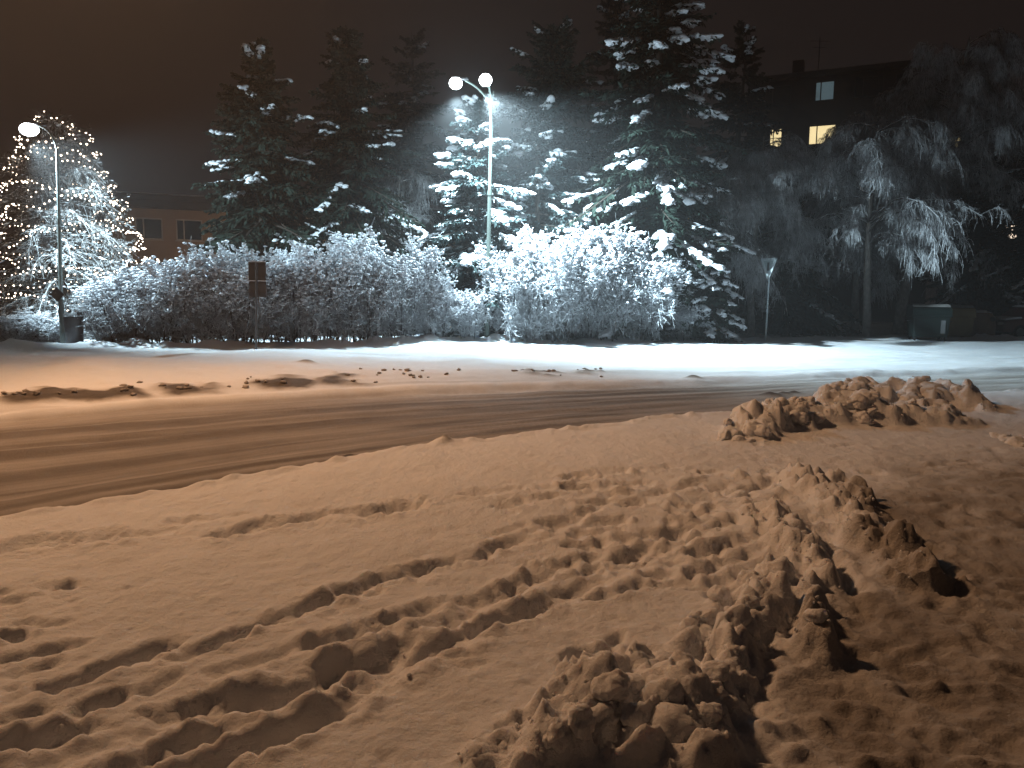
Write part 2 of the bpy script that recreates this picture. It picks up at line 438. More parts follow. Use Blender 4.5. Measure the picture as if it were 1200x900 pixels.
def lumps(px, n, spread, r0, r1, k=0.8, pile=0, base=0.0, g=rng):
    """rounded blocks of pushed-up snow along a line"""
    P = np.array([gp(*p)[:2] for p in px])
    seg = np.linalg.norm(np.diff(P, axis=0), axis=1); cum = np.concatenate(([0], np.cumsum(seg)))
    for i in range(n):
        t = g.uniform(0, cum[-1]); c = np.array([np.interp(t, cum, P[:, 0]), np.interp(t, cum, P[:, 1])]) + g.normal(0, spread, 2)
        r = r0 + (r1 - r0) * g.random() ** 1.8
        if pile and (r > .25 or g.random() < (.6 if pile < 3 else .22)): BLOCKS.append((pile, c[0], c[1], r, k))
        if pile < 3 and pile: continue
        if pile: k_ = k * .55
        else: k_ = k
        e = g.uniform(.7, 1.35); a = g.uniform(0, 3.14)
        sl = win(c[0] - r * 1.5, c[0] + r * 1.5, c[1] - r * 1.5, c[1] + r * 1.5)
        dx, dy = WX[sl] - c[0], WY[sl] - c[1]
        u, v = (dx * math.cos(a) + dy * math.sin(a)) / e, (-dx * math.sin(a) + dy * math.cos(a)) * e
        q = 1 - (u * u + v * v) / r ** 2
        h = np.where(q > 0, r * k_ * np.sqrt(np.clip(q, 0, 1)), 0) + np.where(q > 0, base, 0)
        LUMP[sl] = np.maximum(LUMP[sl], h)
        if pile: PILE[sl][q > 0.05] = pile
def ridge(px, w, h, pile=0):
    P = np.array([gp(*p)[:2] for p in px]); m = w * 2.5
    sl = win(P[:, 0].min() - m, P[:, 0].max() + m, P[:, 1].min() - m, P[:, 1].max() + m)
    d, s, L = seg_dist(P, sl)
    n = fbm(XX[sl] * 1.0, YY[sl], 4.5, 4)
    f = np.clip(1 - (d / (w * (1 + .5 * n))) ** 2, 0, 1) ** 0.75 * sstep(-0.02, 0.12 * L, s + .03) * sstep(-0.02, 0.12 * L, L - s + .03)
    hh = h * f * (0.85 + 0.9 * n)
    LUMP[sl] = np.maximum(LUMP[sl], hh)
    if pile: PILE[sl][hh > 0.02] = pile

# footprints and ski-like drag marks, left part of the foreground
for px, w, d in [
    ([(62, 808), (130, 786), (195, 757)], .058, .085), ([(252, 756), (300, 736), (340, 722), (384, 704)], .062, .10),
    ([(398, 694), (440, 678), (480, 664), (526, 653)], .055, .075), ([(404, 700), (442, 690)], .045, .04),
    ([(490, 672), (516, 664)], .04, .035), ([(556, 650), (590, 634), (632, 628)], .055, .07), ([(632, 612), (688, 600)], .05, .07),
    ([(480, 662), (560, 650)], .04, .03), ([(570, 628), (622, 612)], .04, .025),
    ([(150, 900), (200, 875), (258, 853)], .075, .085), ([(225, 905), (280, 876), (340, 850), (402, 826)], .085, .11),
    ([(308, 822), (350, 803), (400, 775), (440, 765), (482, 746)], .075, .11), ([(255, 832), (294, 818)], .085, .10),
    ([(190, 838), (244, 818)], .065, .08), ([(360, 758), (402, 752), (440, 733), (512, 708)], .055, .06),
    ([(100, 832), (136, 818)], .05, .06), ([(168, 812), (208, 792)], .03, .04),
    ([(200, 775), (226, 764)], .055, .045), ([(425, 790), (480, 765), (540, 740), (600, 712), (632, 702)], .085, .10),
    ([(530, 725), (560, 700), (600, 680), (648, 662)], .065, .07), ([(560, 692), (580, 690)], .05, .05),
    ([(628, 658), (684, 648)], .06, .06), ([(690, 664), (745, 640), (800, 618)], .075, .085), ([(720, 660), (780, 638)], .06, .06),
    ([(40, 870), (92, 855)], .085, .10), ([(-10, 880), (14, 868)], .09, .09), ([(0, 846), (40, 836)], .04, .04),
    ([(2, 880), (60, 838), (120, 826)], .025, .02),
    ([(24, 640), (70, 634), (118, 630)], .12, .05), ([(110, 628), (200, 622)], .075, .035), ([(-30, 652), (16, 645)], .11, .04),
    ([(255, 628), (300, 617), (330, 610), (372, 604)], .095, .055), ([(382, 602), (420, 599)], .10, .05), ([(430, 600), (484, 592)], .12, .06),
    ([(205, 610), (245, 607)], .07, .03), ([(250, 606), (280, 602)], .06, .03), ([(548, 580), (612, 574)], .08, .04), ([(580, 592), (650, 582)], .09, .045),
    ([(690, 556), (730, 554)], .07, .03), ([(700, 570), (760, 566)], .08, .04), ([(730, 555), (790, 548)], .05, .03),
]:
    groove(px, w, d)
for px, w, d in [([(60, 808), (250, 757), (400, 694), (530, 652), (690, 600), (830, 565)], .05, .022),
    ([(190, 838), (310, 822), (400, 775), (480, 746), (560, 700), (650, 662), (745, 640), (840, 600)], .07, .038),
    ([(225, 905), (402, 826), (540, 740), (640, 700), (780, 640), (900, 600)], .07, .042),
    ([(255, 790), (360, 758), (440, 733), (512, 708), (600, 680), (700, 640)], .05, .026),
    ([(60, 900), (200, 845), (330, 800), (420, 765)], .06, .03)]:
    groove(px, w, d, .3)
for px, py, w, l, a, d in [(393, 797, .16, .26, .5, .05), (398, 818, .14, .24, .5, .06), (452, 738, .12, .22, .5, .05), (470, 745, .12, .22, .5, .05), (82, 688, .09, .11, .3, .07), (146, 693, .06, .08, .3, .045), (16, 747, .09, .13, .3, .07), (12, 708, .06, .18, .5, .04),
    (27, 768, .06, .18, .6, .06), (60, 762, .08, .12, .5, .06), (34, 730, .06, .07, 0, .05), (68, 730, .06, .06, 0, .04), (45, 735, .07, .1, .2, .03),
    (52, 780, .05, .1, .3, .04), (88, 758, .05, .09, .3, .03), (20, 786, .05, .1, .4, .03), (36, 806, .04, .06, 0, .03), (14, 805, .05, .1, .4, .04),
    (84, 706, .03, .06, 0, .02), (40, 685, .05, .06, 0, .03), (52, 690, .05, .12, .3, .03), (-4, 700, .06, .1, .2, .05),
    (682, 757, .09, .17, 1.1, .11), (706, 757, .07, .15, 1.1, .10), (720, 740, .06, .14, 1.2, .08), (548, 778, .05, .06, 0, .03), (562, 774, .05, .05, .3, .02),
    (700, 694, .09, .2, .4, .07), (730, 690, .06, .12, .5, .05), (620, 700, .06, .1, .3, .04), (640, 672, .07, .1, .4, .05), (460, 720, .05, .07, .3, .02),
    (600, 600, .06, .1, .2, .03), (660, 564, .07, .1, .2, .03), (505, 560, .06, .09, .3, .02), (890, 521, .07, .1, .1, .06), (1020, 553, .1, .2, .2, .05)]:
    dent(px, py, w, l, a, d)
# trodden middle and right: many shallow overlapping marks
for i in range(150):
    px, py = rng.uniform(640, 960), rng.uniform(545, 690)
    if px - 640 < (py - 620) * 1.2: continue
    dent(px, py, rng.uniform(.05, .12), rng.uniform(.12, .42), rng.normal(.55, .25), rng.uniform(.02, .06), .25)
for i in range(240):
    px, py = rng.uniform(880, 1330), rng.uniform(585, 930)
    if px < 1000 and py < 690: continue
    dent(px, py, rng.uniform(.07, .13), rng.uniform(.12, .30), rng.uniform(0, 3.1), rng.uniform(.010, .028), .25)
for i in range(70):
    px, py = rng.uniform(940, 1300), rng.uniform(520, 640)
    dent(px, py, rng.uniform(.06, .14), rng.uniform(.1, .35), rng.normal(.3, .6), rng.uniform(.015, .04), .3)
for i in range(60):
    px, py = rng.uniform(0, 640), rng.uniform(590, 890)
    dent(px, py, rng.uniform(.02, .05), rng.uniform(.03, .09), rng.normal(.4, .3), rng.uniform(.008, .02), .5)

# pushed-up ridges and blocks
ridge([(935, 560), (985, 590), (1030, 625), (1062, 662), (1085, 690)], .24, .11, 3)
lumps([(930, 560), (985, 590), (1030, 625), (1062, 662), (1085, 690)], 34, .07, .05, .13, .75, 3, .05)
ridge([(880, 598), (915, 622), (945, 655), (965, 690)], .17, .09, 3)
lumps([(870, 592), (915, 622), (945, 655), (965, 690)], 22, .06, .04, .10, .75, 3, .04)
ridge([(912, 668), (890, 720), (862, 770), (838, 820)], .14, .12, 4)
lumps([(905, 660), (890, 715), (855, 770), (835, 820), (815, 850)], 30, .04, .04, .09, .85, 4, .06)
ridge([(948, 705), (957, 735), (955, 770)], .085, .10, 4)
lumps([(948, 705), (957, 735), (955, 770)], 8, .03, .04, .07, .8, 4, .04)
ridge([(560, 905), (640, 860), (700, 830), (745, 800), (790, 830), (800, 890)], .18, .12, 5)
lumps([(650, 900), (700, 840), (745, 800), (790, 830), (800, 890)], 34, .07, .05, .14, 1.0, 5, .05)
lumps([(700, 880), (760, 870), (820, 880), (850, 860)], 26, .06, .05, .12, 1.0, 5, .03)
lumps([(760, 790), (800, 760), (850, 700)], 16, .05, .04, .09, .8, 4, .02)
groove([(862, 700), (836, 740), (815, 785), (806, 815)], .06, .07, .2)
groove([(905, 690), (900, 740), (880, 790), (862, 840)], .08, .05, .1)
groove([(745, 800), (735, 840), (725, 880)], .06, .06, .2)
groove([(600, 860), (580, 900)], .07, .06, .2)
groove([(975, 650), (1000, 690)], .08, .10, .2)
groove([(1085, 640), (1115, 690)], .10, .09, .2)
lumps([(700, 560), (800, 575), (880, 600)], 24, .25, .03, .09, .4)
lumps([(860, 560), (940, 590), (980, 660)], 30, .22, .03, .10, .45)
# ploughed heaps by the roadside
ridge([(862, 512), (905, 500), (960, 494), (1020, 493), (1090, 492), (1135, 490)], .38, .27, 1)
lumps([(858, 515), (905, 502), (960, 496), (1020, 495), (1090, 494), (1140, 492)], 60, .12, .05, .15, .8, 1, .10)
lumps([(858, 514), (880, 512)], 22, .14, .05, .13, .9, 1, .04)
ridge([(985, 478), (1020, 472), (1090, 472), (1140, 475), (1160, 476)], .62, .32, 2)
lumps([(975, 480), (1020, 473), (1090, 473), (1150, 478)], 44, .22, .08, .22, .8, 2, .14)
lumps([(1088, 474)], 1, .01, .26, .27, 1.0, 2, .14)
lumps([(1010, 472)], 3, .12, .20, .24, 1.0, 2, .14)
lumps([(1180, 515), (1230, 520)], 26, .18, .07, .18, .8, 1, .06)
# dirty crumbled bank left by the plough on the far side
bank_px = [(-60, 474), (20, 468), (60, 465), (110, 463), (170, 459), (240, 455), (310, 451), (360, 447), (420, 444)]
lumps([(x, y) for x, y in bank_px], 120, .28, .03, .09, .45)
lumps([(600, 438), (640, 436), (700, 434)], 12, .2, .03, .07, .4)
for x0, x1, n in ((15, 80, 26), (80, 125, 16), (140, 165, 8), (200, 250, 14), (300, 365, 22), (380, 420, 10), (615, 650, 8), (680, 705, 5)):
    for i in range(n):
        px = rng.uniform(x0, x1); py = np.interp(px, [b[0] for b in bank_px] + [620, 700], [b[1] for b in bank_px] + [437, 434]) + rng.normal(2, 1.6)
        c = gp(px, py)[:2]; r = rng.uniform(.06, .20)
        sl = win(c[0] - 2 * r, c[0] + 2 * r, c[1] - 2 * r, c[1] + 2 * r)
        q = np.exp(-((WX[sl] - c[0]) ** 2 / (2 * r * r) + (WY[sl] - c[1]) ** 2 / (1.2 * r * r)))
        DIRT[sl] += 0.48 * q
        LUMP[sl] = np.maximum(LUMP[sl], 0.035 * q * (1 + fbm(XX[sl], YY[sl], 5, 2)))
for px, py, r in ((903, 454, .12), (930, 452, .08), (920, 453, .06), (520, 519, .05), (812, 441, .09), (360, 432, .1)):
    c = gp(px, py)[:2]; sl = win(c[0] - 1, c[0] + 1, c[1] - 1, c[1] + 1)
    q = np.exp(-((WX[sl] - c[0]) ** 2 / (3 * r * r) + (WY[sl] - c[1]) ** 2 / (r * r))); DIRT[sl] += .8 * q; Z[sl] += .06 * q

def soften(A, n, m):
    for _ in range(n):
        B = A.copy(); B[1:-1] = (A[:-2] + 2 * A[1:-1] + A[2:]) / 4
        C = B.copy(); C[:, 1:-1] = (B[:, :-2] + 2 * B[:, 1:-1] + B[:, 2:]) / 4
        A = A * (1 - m) + C * m
    return A
LUMP = soften(LUMP, 2, sstep(22, 16, YY))
Z = soften(Z - GR, 2, sstep(12, 6, YY))
DIST = np.maximum(soften(DIST, 2, 1.0), np.clip(LUMP / .08, 0, 1))
Z += DIST * (0.055 * (np.abs(fbm(WX, WY, 8, 3, .55)) - .1) + .016 * fbm(XX, YY, 24, 3))
Z += LUMP * (1 + 0.22 * fbm(XX, YY, 10, 2)) + np.clip(LUMP / .06, 0, 1) * ((.06 + .11 * sstep(11, 8, YY)) * (np.abs(fbm(WX, WY, 5.5, 4, .5)) - .10) + .02 * fbm(XX, YY, 22, 2))
rough = sstep(-0.5, 1.6, XX - 0.35 * (YY - 4)) * nearfield
chunk = np.abs(fbm(WX, WY, 5.5, 4, 0.55))
Z += rough * 0.022 * (chunk - 0.12) + nearfield * (0.009 * fbm(XX, YY, 11, 3) + .007 * fbm(XX, YY, 27, 2))
TR = nearfield * sstep(0.2, 0.9, XX - 0.55 * YY + 1.0 + 0.5 * fbm(XX, YY, 1.4, 4)) * sstep(9, 6, YY)
DIRT += TR * (0.52 + 0.25 * fbm(XX, YY, 3, 4))

def ground_patch(name, mask, label_kind='structure'):
    q = mask
    I, J = np.nonzero(q)
    nx = len(GX)
    F = np.stack([I * nx + J, I * nx + J + 1, (I + 1) * nx + J + 1, (I + 1) * nx + J], 1)
    used = np.unique(F); remap = np.full(Z.size, -1); remap[used] = np.arange(len(used))
    V = np.stack([XX.ravel()[used], YY.ravel()[used], Z.ravel()[used]], 1)
    me = to_mesh(name, V, [remap[F]], M_SNOW)
    a = me.attributes.new('dirt', 'FLOAT', 'POINT')
    a.data.foreach_set('value', np.clip(DIRT.ravel()[used], 0, 1).astype(np.float32))
    o = link(bpy.data.objects.new(name, me))
    if label_kind: o['kind'] = label_kind
    return o
PILE[LUMP < 0.02] = 0
pc = PILE[:-1, :-1]
rd = (ROAD[:-1, :-1] > 0.5) & (pc == 0)
far = (fd[:-1, :-1] > 0) & ~rd & (pc == 0)
sd = far & (side[:-1, :-1] > 0.5)
vg = far & ~sd
ground_patch('ground', ~rd & ~far & (pc == 0))
ground_patch('road', rd)
ground_patch('side_street', sd)
ground_patch('verge', vg)
HEAP = {}
for k, lab in ((1, 'long low heap of ploughed snow, nearer of the two at roadside'), (2, 'taller lumpy snow heap with round block, behind the low roadside heap'),
               (3, 'pair of broken snow ridges curving down beside the trampled patch'), (4, 'steep narrow snow ridge casting blue shadow in right foreground'),
               (5, 'cluster of big rounded snow blocks at the bottom edge of picture')):
    if (pc == k).any():
        HEAP[k] = tag(ground_patch('snow_heap', pc == k, None), lab, 'snow heap', 'heaps and ridges of pushed snow')
def ground_z(x, y):
    i = min(max(np.searchsorted(GY, y), 0), len(GY) - 1); j = min(max(np.searchsorted(GX, x), 0), len(GX) - 1)
    return float(Z[i, j])
def foot(px, py):
    p = gp(px, py); return np.array((p[0], p[1], ground_z(p[0], p[1])))
# rounded blocks of pushed snow, sunk into their heaps
def block_mesh(seed):
    g = np.random.default_rng(seed); bv, bf = ICO[3]; o = g.uniform(0, 200, 6)
    def n3(v, f): return vnoise(v[:, 0] * f + o[0], v[:, 1] * f + o[1]) + vnoise(v[:, 1] * f + o[2], v[:, 2] * f + o[3]) + vnoise(v[:, 2] * f + o[4], v[:, 0] * f + o[5])
    d = 1 + .30 * n3(bv, 1.3) + .17 * n3(bv, 2.9) + .07 * n3(bv, 6.5)
    me = to_mesh('snow_block', bv * d[:, None], [bf], M_SNOW)
    a = me.attributes.new('dirt', 'FLOAT', 'POINT'); a.data.foreach_set('value', np.full(len(bv), .03, np.float32))
    return me
BM = [block_mesh(400 + i) for i in range(10)]
g = np.random.default_rng(91)
for i, (k, x, y, r, hk) in enumerate(BLOCKS):
    if k not in HEAP or k == 3: continue
    o = link(bpy.data.objects.new('snow_block', BM[i % 10]), HEAP[k])
    o.location = (x, y, ground_z(x, y) + r * (g.uniform(-.55, -.05) * hk - (.2 if k > 2 else 0) if r < .3 else -.2)); o.rotation_euler = g.uniform(-.5, .5, 3) + (0, 0, g.uniform(0, 6.28))
    o.scale = np.array((g.uniform(.85, 1.35), g.uniform(.75, 1.1), g.uniform(.65, .95))) * r if r < .3 else np.array((1.25, 1.1, .95)) * r
# loose clods lying on the plough bank
g = np.random.default_rng(31)
cp = []
for i in range(70):
    px = g.uniform(-20, 720); py = np.interp(px, [b[0] for b in bank_px] + [620, 700], [b[1] for b in bank_px] + [437, 434]) + g.normal(1, 2.6)
    p = gp(px, py); cp.append((p[0], p[1], ground_z(p[0], p[1]) + .01))
cp = np.array(cp); s = g.uniform(.015, .05, (70, 1)) * g.uniform(.6, 1.3, (70, 3)) * np.array((1.3, 1, .6))
V, F = batch_lumps(cp, s, g, 1, .28)
M_CLOD = mat_plain('dirty_clod', (0.28, 0.25, 0.23), 0.9, 0, 0.35, 3, .5)
tag(Buf().add(V, F).obj('snow_clods', M_CLOD, None, True), 'small dirty snow clods strewn along the far edge of the road', 'snow clods', kind='stuff')

# crumbs of snow thrown up along tracks and heaps
g = np.random.default_rng(41); cp = []
while len(cp) < 1500:
    x, y = g.uniform(-5, 8), g.uniform(2.2, 13) ** 1.0
    i, j = min(np.searchsorted(GY, y), len(GY) - 1), min(np.searchsorted(GX, x), len(GX) - 1)
    if abs(x) > .75 * y or nearfield[i, j] < .9: continue
    if g.random() < (.6 if PILE[i, j] else .10 * max(0, DIST[i, j] - .5)): cp.append((x, y, Z[i, j] + .002))
cp = np.array(cp); n = len(cp); r = .003 + .011 * g.random((n, 1)) ** 3
V, F = batch_lumps(cp, r * g.uniform(.7, 1.3, (n, 3)), g, 0, .2)
me = to_mesh('snow_crumbs', V, [F], M_SNOW); o = link(bpy.data.objects.new('snow_crumbs', me))
tag(o, 'loose crumbs of snow scattered along the tracks and ridges', 'snow crumbs', kind='stuff')

# ------------------------------------------------------------------ spruces
def unit(v): return v / (np.linalg.norm(v, axis=-1, keepdims=True) + 1e-9)
def spruce(label, base, H, W, seed, nb=130, snow=0.5, start=0.06, mat=None, lump=1.0, dens=1.4, top_pow=0.62, clump=1.0):
    g = np.random.default_rng(seed)
    root = empty('spruce_tree', base, g.uniform(0, 6.28)); tag(root, label, 'tree', 'snow-laden spruces behind the hedge')
    # trunk
    K = 9; z = np.linspace(-0.2, H, K)
    P = np.stack([0.05 * H * .2 * np.sin(z * .5 + g.uniform(0, 6)) * z / H, 0.01 * H * np.cos(z * .4) * z / H, z], 1)
    Buf().tube(P, np.linspace(0.022 * H, 0.008, K), 9).obj('trunk', M_BARK, root, True)
    # boughs
    t = np.sort(g.uniform(0, 1, nb)) ** 1.15
    t = start + (0.985 - start) * t
    az = np.arange(nb) * 2.4 + g.normal(0, .35, nb)
    L = W * (1 - t) ** top_pow * g.uniform(.62, 1.12, nb) * (1 + 0.18 * np.sin(az * 2 + g.uniform(0, 6)))
    L = L * (1 + .55 * vnoise(az * .8 + seed, t * 7 + seed * 2.3))
    L = np.maximum(L, 0.12 + 0.02 * H * g.random(nb))
    up = np.interp(t, [0, .5, .85, 1], [-.18, -.05, .25, 1.0]) + g.normal(0, .10, nb)
    droop = np.interp(t, [0, .6, 1], [.40, .30, .1]) * g.uniform(.6, 1.4, nb)
    K = 9; s = np.linspace(0, 1, K)
    hx = np.stack([np.cos(az), np.sin(az)], 1)
    bend = g.normal(0, .12, nb)
    hy = np.stack([-hx[:, 1], hx[:, 0]], 1)
    rad = s[None] * L[:, None]
    zz = t[:, None] * H + L[:, None] * (up[:, None] * s - droop[:, None] * s ** 1.6 + 0.22 * droop[:, None] * s ** 4)
    P = np.concatenate([rad[..., None] * hx[:, None] + (bend[:, None] * L[:, None] * s ** 2)[..., None] * hy[:, None], zz[..., None]], 2)
    r = (0.010 + 0.010 * L)[:, None] * (1 - 0.85 * s)[None]
    V, F = batch_tubes(P, r, 4); Buf().add(V, F).obj('boughs', M_BARK, root, True)['kind'] = 'stuff'
    # sprays of needles along each bough
    buf = Buf()
    M = int(30 * dens)
    ss = np.clip(g.uniform(.10, 1.0, (nb, M)), 0, .999)
    idx = ss * (K - 1); i0 = idx.astype(int); f = (idx - i0)[..., None]
    bi = np.arange(nb)[:, None]
    pos = P[bi, i0] * (1 - f) + P[bi, i0 + 1] * f
    tan = unit(P[bi, i0 + 1] - P[bi, i0])
    sgn = np.where(g.random((nb, M)) < .5, -1.0, 1.0)
    sidev = np.stack([-tan[..., 1], tan[..., 0], np.zeros((nb, M))], -1)
    D = unit(tan * g.uniform(.45, .95, (nb, M, 1)) + sidev * sgn[..., None] * g.uniform(.35, .9, (nb, M, 1)) + np.array([0, 0, -1.0]) * g.uniform(-.05, .40, (nb, M, 1)))
    Lb = (0.16 + 0.34 * L[:, None] * (1.05 - ss)) * g.uniform(.6, 1.2, (nb, M)); Lb = np.minimum(Lb, .85)
    # each spray: a row of narrow kites
    n2 = 5
    q = g.uniform(.0, .8, (nb, M, n2)); q[..., 0] = 0
    p2 = pos[..., None, :] + D[..., None, :] * (q * Lb[..., None])[..., None]
    D2 = unit(D[..., None, :] + g.normal(0, .38, (nb, M, n2, 3)) + np.array([0, 0, -1.0]) * g.uniform(0, .5, (nb, M, n2, 1)))
    D2[..., 0, :] = D
    L2 = Lb[..., None] * g.uniform(.35, .6, (nb, M, n2)); L2[..., 0] = Lb
    Wd = g.uniform(.06, .11, L2.shape) + .06 * L2
    V, F = batch_blades(p2.reshape(-1, 3), D2.reshape(-1, 3), L2.ravel(), Wd.ravel(), g.normal(0, .7, L2.size))
    buf.add(V, F)
    c = buf.obj('crown', mat or M_NEEDLE, root, False); c['kind'] = 'stuff'
    # snow lying on the boughs, in patches
    has = (vnoise(az * 1.1 + seed * 3.7, t * 9 + seed) + 0.35 * (g.random(nb) - .5) + .5 < 0.25 + 0.55 * snow)
    ms = 24
    Cs, Ss, Ds = [], [], []
    for b in np.nonzero(has)[0]:
        m = int(ms * (0.5 + L[b] / max(W, .1)) * g.uniform(.6, 1.5)) + 2
        lo = g.uniform(.25, .6)
        ks = g.integers(0, M, m); ks = ks[ss[b, ks] > lo]
        for k in ks:
            w = g.uniform(0, .65) * Lb[b, k]
            c0 = pos[b, k] + D[b, k] * w
            sc = g.uniform(.05, .125) * lump
            Cs.append(c0 + (0, 0, .03)); Ss.append((sc * g.uniform(.9, 1.6), sc * g.uniform(.7, 1.2), sc * g.uniform(.4, .75))); Ds.append(D[b, k])
        for k in range(int(m * .4)):
            s_ = g.uniform(lo, 1); c0 = np.array([np.interp(s_, s, P[b, :, q_]) for q_ in range(3)])
            sc = g.uniform(.05, .11) * lump
            Cs.append(c0 + (0, 0, .035)); Ss.append((sc * 1.5, sc, sc * .5)); Ds.append(P[b, -1] - P[b, 3])
    if Cs:
        V, F = batch_lumps(np.array(Cs), np.array(Ss), g, 1, .16, np.array(Ds))
        o = Buf().add(V, F).obj('snow_load', M_LOAD, root, True); o['kind'] = 'stuff'
    return root

def spr(label, px, top, Y, half_px, seed, **k):
    """tree with its tip at pixel (px, top), standing at depth Y, half width in pixels"""
    p = at(px, top, Y); gz = ground_z(p[0], p[1])
    return spruce(label, (p[0], p[1], gz - .05), p[2] - gz, half_px * Y / FPX, seed, **k)
spr('dark spruce at the left end of the spruce row, one bright snowy bough low down', 303, 50, 29, 138, 1, nb=240, snow=.03, start=.10, top_pow=.68)
spr('dark spruce, second from the left in the row, crowded against its neighbour', 406, 34, 31, 140, 2, nb=240, snow=.01, start=.10, top_pow=.66)
spr('faint thin spruce in the haze just left of the twin-headed lamp', 482, 34, 42, 92, 3, nb=140, snow=.0, start=.2, dens=1.0)
spr('snow-loaded blue spruce directly behind the twin-headed lamp post', 562, 116, 28, 120, 4, nb=160, snow=.42, start=.08, mat=M_NEEDLE_BLUE, lump=1.3)
spr('small pointed frosted spruce standing before the dark one, right of the lamp', 632, 118, 29.5, 112, 5, nb=150, snow=.36, start=.08, mat=M_NEEDLE_BLUE, lump=1.3)
spr('tall dark spruce rising right of the twin-headed lamp, thick ragged top', 648, 34, 32, 126, 6, nb=240, snow=.14, start=.10, top_pow=.52)
spr('very dim spruce showing between the two tallest spruces', 722, -20, 42, 88, 7, nb=160, snow=.0, start=.12)
spr('tallest spruce, its tip cut by the top edge, heavy snow on every bough', 776, -125, 29, 116, 8, nb=320, snow=.40, start=.06, lump=1.4, top_pow=.44)
spr('dim narrow spruce to the right of the tallest one', 872, 28, 38, 100, 9, nb=180, snow=.03, start=.08)
spr('small dark spruce low at the right end of the hedge', 838, 272, 27.8, 44, 10, nb=80, snow=.45, start=.05)
spr('black spruce filling the gap behind the give way sign', 930, 205, 36, 100, 12, nb=150, snow=.0, start=.02)
spr('black spruce behind the waste containers', 1158, 185, 40, 95, 13, nb=160, snow=.0, start=.02)
spr('dark spruce at the right edge of the picture', 1262, 60, 37, 105, 14, nb=190, snow=.0, start=.05)

# ------------------------------------------------------------------ frosted hedge shrubs
def shrub_meshes(seed, H=3.0, Wd=1.15, ns=22, n2=9, n3=8, n4=6, puffs=5000):
    g = np.random.default_rng(seed)
    def grow(P0, D0, L, K, curve_up, wob):
        N = len(P0); s = np.linspace(0, 1, K)
        w = g.normal(0, wob, (N, 3))
        P = P0[:, None] + D0[:, None] * (L[:, None] * s)[..., None] + (np.array([0, 0, 1.0]) * curve_up[:, None] + w)[:, None] * (L[:, None] * s ** 2)[..., None]
        return P
    def child(P, n, lo, hi, spread, upb):
        N, K, _ = P.shape
        s = g.uniform(lo, hi, (N, n)); i = np.minimum((s * (K - 1)).astype(int), K - 2); f = (s * (K - 1) - i)[..., None]
        b = np.arange(N)[:, None]
        p = P[b, i] * (1 - f) + P[b, i + 1] * f; t = unit(P[b, i + 1] - P[b, i])
        d = unit(t + g.normal(0, spread, t.shape) + np.array([0, 0, upb]))
        return p.reshape(-1, 3), d.reshape(-1, 3), s.ravel()
    a = g.uniform(0, 6.28, ns); lean = g.uniform(.02, .42, ns)
    P0 = np.stack([np.cos(a) * .75 * g.random(ns), np.sin(a) * .75 * g.random(ns), np.full(ns, -.1)], 1)
    D0 = unit(np.stack([np.cos(a) * lean, np.sin(a) * lean, np.ones(ns)], 1))
    S1 = grow(P0, D0, H * g.uniform(.55, .84, ns), 6, g.uniform(-.05, .1, ns), .08)
    p, d, s = child(S1, n2, .06, 1, .50, .15); S2 = grow(p, d, H * .30 * g.uniform(.5, 1.2, len(p)), 5, g.uniform(0, .3, len(p)), .15)
    p, d, s = child(S2, n3, .2, 1, .65, .10); S3 = grow(p, d, H * .15 * g.uniform(.5, 1.2, len(p)), 4, g.uniform(-.2, .3, len(p)), .2)
    p, d, s = child(S3, n4, .15, 1, .75, .05); S4 = grow(p, d, H * .085 * g.uniform(.5, 1.3, len(p)), 3, g.uniform(-.3, .2, len(p)), .25)
    # keep an uneven dome: pull points that leave it inwards
    st = Buf()
    r1 = np.full(S1.shape[:2], .028) * np.linspace(1, .35, 6)
    V, F = batch_tubes(S1, r1, 5); st.add(V, F)
    V, F = batch_tubes(S2, np.full(S2.shape[:2], .012) * np.linspace(1, .5, 5), 3); st.add(V, F)
    tw = Buf()
    V, F = batch_tubes(S3, np.full(S3.shape[:2], .0105) * np.linspace(1, .6, 4), 3); tw.add(V, F)
    V, F = batch_tubes(S4, np.full(S4.shape[:2], .0110) * np.linspace(1, .7, 3), 3); tw.add(V, F)
    # clumps of snow caught among the twig tips, most of them in the crown
    tip = np.concatenate([S4[:, 1], S4[:, 2], S3[:, 2], S3[:, 3]])
    h = tip[:, 2] / H
    prob = np.clip((h - .25) * 1.5, 0.02, 1) ** 1.5
    k = g.choice(len(tip), min(puffs, len(tip)), False, prob / prob.sum())
    sc = (g.uniform(.022, .060, len(k)) * (0.45 + .75 * np.clip(h[k], 0, 1)))[:, None] * np.array([1.3, 1.0, .75]) * g.uniform(.7, 1.3, (len(k), 3))
    V, F = batch_lumps(tip[k] + (0, 0, .01), sc, g, 0, .20)
    pf = Buf().add(V, F)
    prob = np.clip((h - .62) * 3, 0.0, 1) ** 1.3 + 1e-6
    k = g.choice(len(tip), 900, False, prob / prob.sum())
    sc = g.uniform(.028, .062, (900, 1)) * np.array([1.25, 1.0, .7]) * g.uniform(.75, 1.25, (900, 3))
    V, F = batch_lumps(tip[k], sc, g, 1, .17); pf.add(V, F)
    return st.mesh('stems', M_STEM), tw.mesh('twigs', M_TWIG), pf.mesh('snow_load', M_LOAD)
SHRUBS = [shrub_meshes(50 + i) for i in range(6)]
